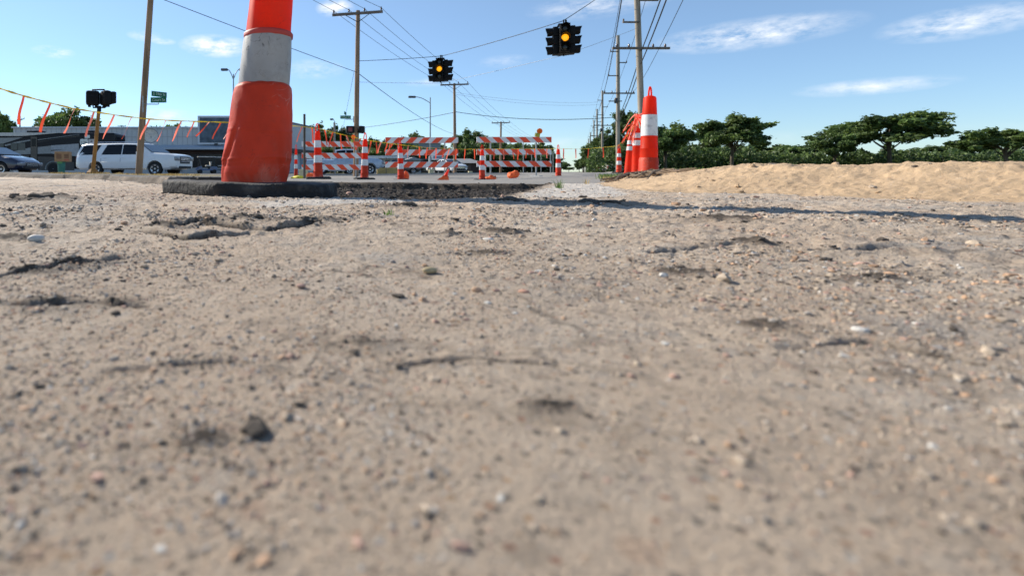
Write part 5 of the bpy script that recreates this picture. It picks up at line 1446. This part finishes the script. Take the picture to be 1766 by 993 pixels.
# golf carts in front of the store
def cart(px, d, rz, col, label):
    x, y, z = gloc(px, d)
    t = thing('golf_cart', label, 'golf cart', (x, y, z), rz, 'golf carts parked at the store')
    b = MB(); b.add([(-1.1, -.55, .35), (1.15, -.55, .35), (1.15, -.5, .62), (.55, -.52, .85), (.45, -.52, .5), (-.3, -.52, .5), (-.35, -.52, .78), (-1.1, -.52, .78)] + [(-1.1, .55, .35), (1.15, .55, .35), (1.15, .5, .62), (.55, .52, .85), (.45, .52, .5), (-.3, .52, .5), (-.35, .52, .78), (-1.1, .52, .78)],
          [(0, 1, 2, 3, 4, 5, 6, 7), (15, 14, 13, 12, 11, 10, 9, 8)] + [(i, i + 8, (i + 1) % 8 + 8, (i + 1) % 8) for i in range(8)]); b.build('body', col, t)
    b = MB(); b.box((0, 0, 1.82), (1.9, 1.15, .07), bev=.03); b.build('roof', mat('cart_roof', (.62, .62, .60), .5), t)
    for (sx, sy) in ((.75, -.5), (.75, .5), (-.85, -.5), (-.85, .5)):
        b = MB(); b.tube([(sx + (.15 if sx > 0 else 0), sy, .7), (sx, sy, 1.8)], .02, 6); b.build('roof_post', M_darksteel, t)
        M_ = Matrix.Translation((sx * .93, sy, .23)) @ Matrix.Rotation(R(90), 4, 'X')
        b = MB(); b.lathe([(.10, -.08), (.22, -.09), (.23, -.05), (.23, .05), (.22, .09), (.10, .08)], 18, M=M_); wh = b.build('wheel', M_tyre, t, smooth=40)
    b = MB(); b.box((-.15, 0, .86), (.5, .95, .14), bev=.04); b.box((-.42, 0, 1.1), (.12, .95, .42), bev=.04); b.build('seat', mat('cart_seat', (.5, .48, .44), .6), t, smooth=50)
    b = MB(); b.add([(.60, -.5, .85), (.60, .5, .85), (.78, .5, 1.75), (.78, -.5, 1.75), (.615, -.5, .85), (.615, .5, .85), (.795, .5, 1.75), (.795, -.5, 1.75)], [(0, 1, 2, 3), (7, 6, 5, 4), (0, 3, 7, 4), (1, 5, 6, 2)]); b.build('windshield', M_wshield, t)
cart(356, 57, R(200), mat('cart_blue', (.03, .06, .16), .3, coat=.6), 'blue golf cart parked before the dark shopfront beside the SUV nose')
cart(377, 58.5, R(195), mat('cart_black', (.03, .03, .035), .3, coat=.6), 'black golf cart with pale seats beside the blue one')

# ------------------------------------------------------------------ buildings
M_wallg = mat('grey_metal_siding', (.56, .56, .55), .55, var=.05, stretch=(3, 3, .3))
M_trimw = mat('white_trim', (.62, .64, .66), .5, var=.04)
M_dark = mat('dark_shopfront', (.025, .02, .02), .25)
M_fascia = mat('blue_grey_fascia', (.40, .46, .52), .5, var=.08)
M_signbd = mat('slate_sign_face', (.085, .115, .145), .6, var=.35, scale=1.6)
def store():
    d = 62; z0 = gz(-15, 62)
    xl, xr = X(23, d), X(468, d)
    t = thing('store_building', 'long low grey metal sided store with a dark glazed front behind the parked vehicles', 'building', (xl, d, z0))
    W = xr - xl; H = Z(220, d) - z0
    b = MB(); b.box((W / 2, 7, H / 2 + .01), (W, 14, H)); b.build('wall', M_wallg, t)
    # vertical ribs and the horizontal seam of the siding
    b = MB()
    for k in range(int(W / .6)): b.box((.3 + k * .6, -.02, H - 1.25), (.04, .04, 2.4))
    b.box((W / 2, -.03, Z(236, d) - z0), (W, .06, .06)); b.build('siding_rib', mat('grey_rib', (.44, .44, .44), .55), t)
    b = MB(); b.box((W / 2, -.05, H), (W + .3, .3, .14)); b.build('parapet_cap', M_trimw, t)
    x0 = X(272, d) - xl
    b = MB(); b.prism([(-1.9, Z(259, d) - z0), (-1.9, Z(256, d) - z0), (-.02, Z(250, d) - z0), (-.02, Z(259, d) - z0)], x0, W, 'x'); b.build('canopy', M_fascia, t)
    b = MB(); b.box(((x0 + W) / 2, -.04, (Z(266, d) - z0) / 2 + .6), (W - x0, .06, Z(266, d) - z0 - .2)); b.build('shopfront', M_dark, t)
    b = MB()
    for k in range(7): b.box((x0 + (k + .5) * (W - x0) / 7, -.10, (Z(266, d) - z0) / 2 + .2), (.07, .06, Z(266, d) - z0))
    b.build('mullion', M_darksteel, t)
    b = MB(); b.box(((x0 + W) / 2, -.09, Z(263, d) - z0), (W - x0, .08, .5)); b.build('soffit_band', mat('brown_band', (.05, .025, .02), .6), t)
    # big framed board
    x0 = X(341, 61.4) - xl; x1 = X(466, 61.4) - xl; zb, zt = Z(249.5, 61.4) - z0, Z(200, 61.4) - z0
    b = MB(); b.box(((x0 + x1) / 2, -.5, (zb + zt) / 2), (x1 - x0, .3, zt - zb)); fr = b.build('sign_frame', M_trimw, t)
    b = MB(); b.box(((x0 + x1) / 2, -.66, (zb + zt) / 2), (x1 - x0 - .5, .04, zt - zb - .45)); b.build('sign_face', M_signbd, fr)
    b = MB(); b.box((x0 + 2.2, -.8, zb + .05), (.35, .3, .18)); b.build('flood_lamp', M_darksteel, fr)
    # rooftop letter-like vents behind the motorhome
    z1 = Z(227, d) - z0
    return t
store()
t = thing('annex_building', 'grey side wall with a dark canopy seen just right of the big cone', 'building', (-.93, 70, gz(-.93, 70)))
z0 = gz(-.93, 70)
poly = [(-6.3 + .93, 56 - 70), (-6.0 + .93, 56 - 70), (0, 0), (-6.3 + .93, 0)]
Hn = 5.95
b = MB(); b.prism(poly, 0, Hn); b.build('wall', mat('annex_grey', (.52, .53, .54), .6, var=.05), t)
dirv = Vector((5.07, 14, 0)).normalized(); nrm = Vector((dirv.y, -dirv.x, 0))
a_ = Vector((-5.07, -14, 0))
def strip(t_, nm, s0, s1, za, zb_, out, mt):
    p0 = a_ + dirv * s0; p1 = a_ + dirv * s1
    b = MB(); vs = [p0 + nrm * .01, p1 + nrm * .01, p1 + nrm * out, p0 + nrm * out]
    b.add([(v.x, v.y, za) for v in vs] + [(v.x, v.y, zb_) for v in vs], [(3, 2, 1, 0), (4, 5, 6, 7), (0, 1, 5, 4), (1, 2, 6, 5), (2, 3, 7, 6), (3, 0, 4, 7)]); return b.build(nm, mt, t_)
strip(t, 'parapet_cap', 0, 14.9, Hn - .02, Hn + .12, .12, mat('dark_cap', (.12, .12, .13), .5))
strip(t, 'canopy', 0, 14.9, 2.45, 2.85, 1.0, mat('dark_canopy', (.045, .035, .035), .6))
strip(t, 'wall_base', 0, 14.9, .1, 2.4, .05, mat('pale_blue_wall', (.50, .56, .62), .6))
strip(t, 'garage_door', 8.5, 11.5, .1, 2.3, .09, mat('blue_door', (.22, .28, .36), .5))

def simple_building(px0, px1, top, d, depth, label, wall, parts=(), roof=None, name='building', ov=.3, peak=None, base=300.0, roofm=None, h_roof=.3):
    x0, x1 = X(px0, d), X(px1, d); xc = (x0 + x1) / 2; z0 = gz(xc, d); W = x1 - x0; H = Z(top, d) - z0
    t = thing(name, label, 'building', (xc, d, z0))
    b = MB(); b.box((0, depth / 2, H / 2), (W, depth, H)); b.build('wall', wall, t)
    if peak is None:
        b = MB(); b.box((0, depth / 2 - .2, H + h_roof / 2 + .003), (W + ov * 2, depth + ov * 2, h_roof)); b.build('roof', roofm, t)
    else:
        pz = Z(peak, d) - z0
        b = MB(); b.prism([(-W / 2 - ov, H), (0, pz), (W / 2 + ov, H)], -.5, depth + .3, 'y') if roof == 'front' else b.add([(-W / 2 - ov, -.6, H), (W / 2 + ov, -.6, H), (W / 2 + ov, depth + .6, H), (-W / 2 - ov, depth + .6, H), (-W / 2 + W * .16, depth / 2, pz), (W / 2 - W * .16, depth / 2, pz)], [(0, 1, 5, 4), (1, 2, 5), (2, 3, 4, 5), (3, 0, 4), (3, 2, 1, 0)])
        b.build('roof', roofm, t)
    for (a, c, y0_, y1_, mt, nm) in parts:
        xa, xb = X(a, d) - xc, X(c, d) - xc; za, zc_ = Z(y1_, d) - z0, Z(y0_, d) - z0
        b = MB(); b.box(((xa + xb) / 2, -.03, (max(za, .05) + zc_) / 2), (xb - xa, .08, zc_ - max(za, .05))); b.build(nm, mt, t)
    return t
M_pgrey = mat('pale_grey_wall', (.40, .42, .42), .7, var=.06)
M_roofw = mat('white_flat_roof', (.60, .63, .64), .6)
M_roofg = mat('grey_shingle_roof', (.20, .21, .22), .8)
M_brown = mat('dark_brown_wall', (.05, .032, .025), .7)
M_win = mat('far_window', (.03, .035, .04), .12)
simple_building(627, 698, 273.5, 70, 9, 'low white roofed filling station with a dark opening behind the barricades', M_pgrey, [(655, 661, 276, 296, M_win, 'door'), (664, 672, 276, 284, M_win, 'window'), (676, 690, 276, 284, mat('blue_awning', (.03, .06, .16), .5), 'awning')], roofm=M_roofw, h_roof=.35, ov=.5)
simple_building(697, 760, 247.5, 96, 10, 'tall plain grey wall rising behind the middle barricade', mat('plain_grey_wall', (.36, .37, .38), .7, var=.05), [(701, 707, 262, 270, M_win, 'window'), (720, 726, 262, 270, M_win, 'window')], roofm=M_trimw, h_roof=.2, ov=.1)
simple_building(700, 726, 277, 74, 8, 'small gabled grey shop between the white roofed station and the sedan', M_pgrey, [(703, 722, 280, 297, M_win, 'window')], roof='front', peak=271, roofm=mat('grey_gable', (.34, .35, .36), .7))
simple_building(726, 786, 276.5, 84, 8, 'dark low shopfront behind the white sedan', M_brown, [(730, 740, 279, 296, M_win, 'window'), (744, 756, 279, 296, M_win, 'window'), (760, 772, 279, 296, M_win, 'window')], roofm=M_darksteel)
simple_building(789, 832, 281.5, 78, 9, 'low dark brown house with a grey hipped roof between two barricades', M_brown, [(795, 800, 285, 297, M_win, 'window'), (806, 812, 284, 297, mat('brown_door', (.09, .055, .04), .6), 'door')], peak=272.5, roofm=M_roofg)
simple_building(-80, 20, 262, 85, 9, 'pale house behind the trees at the left edge', M_pgrey, [(-20, -10, 268, 280, M_win, 'window')], peak=248, roofm=M_roofg)
# yellow low wall
x, y, z = gloc(670, 42)
b = MB(); b.box((0, 0, .26), (40 / F * 42, .25, .52), bev=.02); o = b.build('low_wall', mat('yellow_masonry', (.46, .33, .12), .8, var=.25, scale=2)); o.location = (x, y, z); tag(o, 'low yellow painted wall in front of the white roofed station', 'wall')
# pylon sign
t = thing('sign_board', 'white roadside sign on two posts behind the middle barricade', 'sign', gloc(752, 62))
zz = gz(X(752, 62), 62)
for px in (740.5, 757): 
    b = MB(); b.box((X(px, 62) - X(752, 62), 0, (Z(270, 62) - zz) / 2), (.14, .14, Z(270, 62) - zz)); b.build('post', M_trimw, t)
b = MB(); b.box((X(754, 62) - X(752, 62), -.12, Z(271.5, 62) - zz), (1.4, .12, .62), bev=.02); sb = b.build('sign_panel', M_trimw, t)
b = MB(); b.box((X(754, 62) - X(752, 62), -.19, Z(271.5, 62) - zz), (1.0, .02, .26)); b.build('sign_face', mat('blue_grey_face', (.16, .22, .30), .5), sb)

# kerbs
def kerb(pts, h, w, name='kerb'):
    b = MB(); P = [Vector((x, y, 0)) for x, y in pts]
    rp = resample(P, 60); vs = []; fs = []
    for i, p_ in enumerate(rp):
        a = rp[max(0, i - 1)]; c = rp[min(len(rp) - 1, i + 1)]; tdir = (c - a).normalized(); nn = Vector((-tdir.y, tdir.x, 0)) * w / 2
        z = gz(p_.x, p_.y)
        vs += [(p_.x - nn.x, p_.y - nn.y, z - .05), (p_.x - nn.x, p_.y - nn.y, z + h), (p_.x + nn.x, p_.y + nn.y, z + h), (p_.x + nn.x, p_.y + nn.y, z - .05)]
    for i in range(len(rp) - 1):
        for k in range(3): fs.append((i * 4 + k, i * 4 + k + 1, i * 4 + k + 5, i * 4 + k + 4))
    fs += [(0, 1, 2, 3), tuple(len(rp) * 4 - 4 + k for k in (3, 2, 1, 0))]
    b.add(vs, fs); o = b.build(name, mat('kerb_concrete', (.33, .32, .30), .8, var=.15)); o['kind'] = 'structure'
kerb([(-34, 20.3), (-20, 16.9), (-9, 14.1), (-2.2, 13.0)], .004, .16)
kerb([(-1.5, 28), (4, 33), (14, 46), (22, 60)], .07, .2)
kerb([(11.5, 17.5), (16, 26.5), (26, 47), (60, 118)], .05, .2)

# dry grass on the verge, weeds on the bank
def grass_patch(name, label, pts, h, mt, seed, w=.008, n=5):
    q = random.Random(seed); b = MB()
    for (x, y) in pts:
        z = gz(x, y)
        for k in range(n):
            a = q.uniform(0, 2 * PI); hh = h * q.uniform(.4, 1); lean = hh * q.uniform(.1, .9)
            ox, oy = x + q.gauss(0, .04), y + q.gauss(0, .04); sd = Vector((-math.sin(a + .4), math.cos(a + .4), 0)) * w
            c0 = Vector((ox, oy, z)); c1 = Vector((ox + math.cos(a) * lean * .4, oy + math.sin(a) * lean * .4, z + hh * .6)); c2 = Vector((ox + math.cos(a) * lean, oy + math.sin(a) * lean, z + hh))
            b.add([c0 - sd, c0 + sd, c1 + sd * .7, c1 - sd * .7, c2 + sd * .2, c2 - sd * .2], [(0, 1, 2, 3), (3, 2, 4, 5)])
    o = b.build(name, mt, fix=False); return tag(o, label, 'grass', kind='stuff')
q = random.Random(8)
pts = []
while len(pts) < 900:
    px = q.uniform(-60, 345); d = q.uniform(15, 19.5)
    dens = .25 + .75 * (math.exp(-((px - 70) / 55) ** 2) + .6 * math.exp(-((px - 300) / 22) ** 2) + .5 * math.exp(-((px - 165) / 25) ** 2) + .3 * math.exp(-((px + 20) / 60) ** 2))
    if q.random() < dens * .8: pts.append((X(px, d), d))
grass_patch('grass', 'dry straw coloured grass on the verge in front of the parked cars', pts, .06, M_dry, 1, .009)
pts = [(X(px, d), d) for px, d in ((q.uniform(1035, 1125), q.uniform(7, 13)) for _ in range(260))] + [(X(px, d), d) for px, d in ((q.uniform(1120, 1760), q.uniform(5.5, 12)) for _ in range(1500))]
grass_patch('grass', 'tufts of green and dry grass on top of the sand bank', pts, .07, M_grass, 2, .006, 4)
pts = [(X(px, d), d) for px, d in ((q.uniform(1040, 1125), q.uniform(5, 8)) for _ in range(60))]
grass_patch('grass', 'dead stalks lying on the edge of the sand bank', pts, .07, M_dry, 3, .004, 3)
# torn roots hanging over the bank
M_root = mat('dry_root', (.16, .11, .07), .9)
b = MB()
for i in range(44):
    px = q.uniform(1072, 1150); d = q.uniform(3.4, 5.6); x, y = X(px, d), d
    P = [Vector((x, y, gz(x, y) + .02))]
    for k in range(5):
        l_ = P[-1]; nx, ny = l_.x + q.uniform(-.14, .05), l_.y - q.uniform(.02, .14); P.append(Vector((nx, ny, gz(nx, ny) + q.uniform(.004, .03))))
    b.tube(P, [.009, .008, .007, .006, .005, .003], 5)
o = b.build('roots', M_root, smooth=60); tag(o, 'tangled dry roots and stalks hanging over the sand bank below the cones', 'roots', kind='stuff')

# ------------------------------------------------------------------ trees
def crown_mesh(name, seed, n_clump=46, per=150, leaf=.20, shape=(1, 1, .8), fol=(0, 1, 2)):
    g_ = np.random.default_rng(seed)
    cs = []
    while len(cs) < n_clump:
        v = g_.normal(0, 1, 3); v /= np.linalg.norm(v); r_ = g_.uniform(.25, 1) ** .6
        if v[2] < -.55: continue
        cs.append(v * r_ * np.array(shape) * g_.uniform(.72, 1.05))
    cs = np.array(cs)
    N = n_clump * per
    cl_ = np.repeat(np.arange(n_clump), per)
    rad = g_.uniform(.11, .26, n_clump)
    off = g_.normal(0, 1, (N, 3)); off /= np.linalg.norm(off, axis=1)[:, None]; off *= (g_.random(N) ** .45)[:, None]
    p_ = cs[cl_] + off * rad[cl_][:, None] * np.array([1, 1, .75])
    # straying twigs
    k = int(N * .06); idx = g_.choice(N, k, False); p_[idx] *= g_.uniform(1.0, 1.18, (k, 1))
    a = g_.normal(0, 1, (N, 3)); a /= np.linalg.norm(a, axis=1)[:, None]
    c = np.cross(a, g_.normal(0, 1, (N, 3))); c /= np.linalg.norm(c, axis=1)[:, None]
    s_ = leaf * g_.uniform(.6, 1.3, N)[:, None] / 4.0
    q_ = np.stack([p_ - a * s_, p_ + c * s_ * .55, p_ + a * s_, p_ - c * s_ * .55], 1).reshape(-1, 3)
    me = bpy.data.meshes.new(name)
    me.vertices.add(N * 4); me.vertices.foreach_set('co', q_.astype(np.float32).ravel())
    me.loops.add(N * 4); me.loops.foreach_set('vertex_index', np.arange(N * 4).astype(np.int32))
    me.polygons.add(N); me.polygons.foreach_set('loop_start', (np.arange(N) * 4).astype(np.int32))
    for m_ in (M_leafA, M_leafB, M_leafC): me.materials.append(m_)
    base_m = g_.choice(3, n_clump, p=[.45, .3, .25]); mi_ = base_m[cl_]; fl = g_.random(N) < .3; mi_ = np.where(fl, g_.choice(3, N), mi_)
    me.polygons.foreach_set('material_index', mi_.astype(np.int32))
    me.update(calc_edges=True)
    return me, cs
VARS = []
for i, shp in enumerate([(1, 1, .82), (1, 1, .95), (1.05, .95, .7), (.9, 1, 1.0)]):
    me, cs = crown_mesh('crown', 100 + i, 58 + 4 * i, 190, .235, shp)
    b = MB(); q = random.Random(i)
    b.tube([(0, 0, -1.6), (.02, .01, -1.0), (.03, 0, -.5), (0, .02, .1)], [.075, .06, .05, .03], 9)
    for c in cs[::5]:
        st = Vector((0.02, 0, q.uniform(-.95, -.2))); e_ = Vector(c) * .85; m_ = st.lerp(e_, .5) + Vector((0, 0, -.06))
        b.tube([st, m_, e_], [.03, .02, .006], 6)
    me2 = b.build('trunk', M_bark, smooth=60); tm = me2.data; bpy.data.objects.remove(me2)
    VARS.append((me, tm))
def tree(px, top, wpx, d, var, label, z0=None, group='trees behind the street', trunk=True, flat=1.0, dep=None):
    x = X(px, d); z = (gz(x, d) if d < 60 else -.12) if z0 is None else z0
    H = Z(top, d) - z; rw = wpx / F * d / 2 * 1.22
    me, tm = VARS[var % 4]
    rh = H * .44 * flat; cz = H - rh * .93
    t = thing('tree', label, 'tree', (x, d, z), 0, group)
    c = link(bpy.data.objects.new('crown', me), t); c.location = (0, 0, cz); c.scale = (rw, dep or rw, rh); c.rotation_euler = (0, 0, 0)
    k = link(bpy.data.objects.new('trunk', tm), t); k.location = (0, 0, cz); k.scale = (min(rw, rh * 1.1), min(rw, rh * 1.1), cz / 1.55 if cz > .5 else rh)
    t.rotation_euler = (0, 0, random.choice((0, PI)) + random.uniform(-.3, .3))
    return t
TR = [(-2, 184, 66, 74, 0, 'tree cut by the left edge above the motorhome', 1.0), (107, 187, 104, 80, 1, 'broad round tree above the motorhome, between the streamers', 1.05), (287, 199, 62, 95, 2, 'small tree top above the store roof beside the green street signs', 1),
      (545, 213, 66, 88, 3, 'tree above the grey annex left of the crossarm pole', 1), (588, 217, 50, 92, 1, 'tree rising behind the small crossing signal', 1.05), (616, 232, 52, 84, 0, 'darker tree just behind the crossarm pole', 1.1), (572, 236, 54, 80, 2, 'low tree behind the first barricade', 1.1),
      (648, 238, 46, 82, 1, 'dark tree between the first and the middle barricade', 1.1), (676, 231, 44, 92, 2, 'round dark tree at the left end of the middle barricade', 1.05), (713, 228, 56, 104, 3, 'lighter spreading tree over the middle barricade', .9), (748, 240, 50, 108, 0, 'low tree behind the grey wall and the lamp pole', 1), (632, 252, 60, 76, 3, 'dark low tree over the white roofed station', 1.1),
      (818, 224, 66, 96, 1, 'tall dark tree between the middle and the last barricade', 1.1), (850, 232, 54, 100, 0, 'tree behind the far crossarm pole', 1.05), (880, 236, 52, 104, 2, 'tree behind the centre of the last barricade', 1.05), (800, 250, 44, 88, 3, 'lower tree over the brown house', 1.1), (930, 245, 50, 96, 3, 'tree under the amber light of the last barricade', 1.05),
      (905, 256, 56, 88, 0, 'dark low tree behind the last barricade boards', 1.1), (862, 262, 56, 84, 1, 'bushy tree low behind the left half of the last barricade', 1.1), (948, 266, 34, 92, 2, 'small tree at the right end of the last barricade', 1.1), (968, 279, 24, 150, 1, 'small far tree behind the lone cone', 1.1), (981, 286, 16, 230, 2, 'farthest small tree where the street vanishes', 1.1),
      (1034, 232, 46, 92, 0, 'tree left of the tall pole, behind the pole row', 1.12), (1056, 224, 52, 70, 1, 'large dark tree directly behind the tall pole', 1.12), (1020, 254, 36, 110, 3, 'smaller tree among the pole row', 1.12), (1006, 270, 24, 160, 2, 'far tree low in the pole row', 1.12), (999, 281, 14, 240, 1, 'tiny far tree at the end of the pole row', 1.1),
      (1086, 176, 44, 52, 2, 'taller lighter tree between the two nearest poles', .75), (1070, 246, 46, 48, 0, 'bright bushy tree behind the bank cones', 1.12), (1102, 236, 60, 50, 3, 'dark tree behind the nearest grey pole', 1.12),
      (1148, 214, 74, 50, 1, 'broad tree right of the nearest grey pole', .95), (1205, 240, 60, 66, 0, 'low tree set back right of the nearest grey pole', 1.1), (1262, 196, 96, 55, 3, 'tall loose tree over the right verge', .85), (1345, 238, 120, 74, 2, 'wide low tree over the right verge', 1.1), (1440, 222, 70, 60, 1, 'narrow tree over the right verge', .9), (1535, 186, 130, 58, 0, 'tallest full tree toward the right edge', .9), (1640, 244, 90, 70, 3, 'low tree near the right edge', 1.1), (1735, 208, 100, 50, 2, 'tree cut by the right edge', .95)]
for (px, top, w, d, v, lab, fl) in TR:
    tree(px, top, w, d, v, lab, flat=fl)
# hedge-like brush filling below the crowns
g2 = np.random.default_rng(77)
def brush(label, px0, px1, d0, d1, topfn, n, seed):
    g_ = np.random.default_rng(seed); b_v = []; mi_ = []
    px = g_.uniform(px0, px1, n); d = g_.uniform(d0, d1, n); x = (px - CX) / F * d
    top = topfn(px); h = CH + (HY - top) / F * d; z = -.12 + (h + .12) * g_.random(n) ** .8 * (.7 + .3 * vnoise(px * .15, d * .3))
    p_ = np.stack([x, d, z], 1); N = n
    a = g_.normal(0, 1, (N, 3)); a /= np.linalg.norm(a, axis=1)[:, None]
    c = np.cross(a, g_.normal(0, 1, (N, 3))); c /= np.linalg.norm(c, axis=1)[:, None]
    s_ = .26 * g_.uniform(.6, 1.3, N)[:, None] * (d / 80)[:, None]
    q_ = np.stack([p_ - a * s_, p_ + c * s_ * .55, p_ + a * s_, p_ - c * s_ * .55], 1).reshape(-1, 3)
    me = bpy.data.meshes.new('undergrowth')
    me.vertices.add(N * 4); me.vertices.foreach_set('co', q_.astype(np.float32).ravel())
    me.loops.add(N * 4); me.loops.foreach_set('vertex_index', np.arange(N * 4).astype(np.int32))
    me.polygons.add(N); me.polygons.foreach_set('loop_start', (np.arange(N) * 4).astype(np.int32))
    for m_ in (M_leafA, M_leafB, M_leafC): me.materials.append(m_)
    me.polygons.foreach_set('material_index', g_.choice(3, N, p=[.4, .5, .1]).astype(np.int32)); me.update(calc_edges=True)
    o = link(bpy.data.objects.new('undergrowth', me)); tag(o, label, 'bushes', kind='stuff')
brush('dark undergrowth filling in below the trees behind the barricades', 530, 965, 88, 96, lambda p_: np.interp(p_, [530, 560, 600, 640, 690, 730, 785, 800, 850, 900, 950, 965], [236, 226, 232, 242, 240, 252, 254, 236, 240, 252, 258, 276]) + 7 * (vnoise(p_ * .11, p_ * 0) - .5), 34000, 5)
brush('green undergrowth below the trees behind the pole row', 1012, 1780, 60, 70, lambda p_: np.interp(p_, [1012, 1030, 1060, 1110, 1200, 1780], [268, 246, 236, 240, 252, 256]) + 22 * (vnoise(p_ * .045, p_ * 0) - .5) + 8 * (vnoise(p_ * .2, p_ * 0) - .5), 46000, 6)
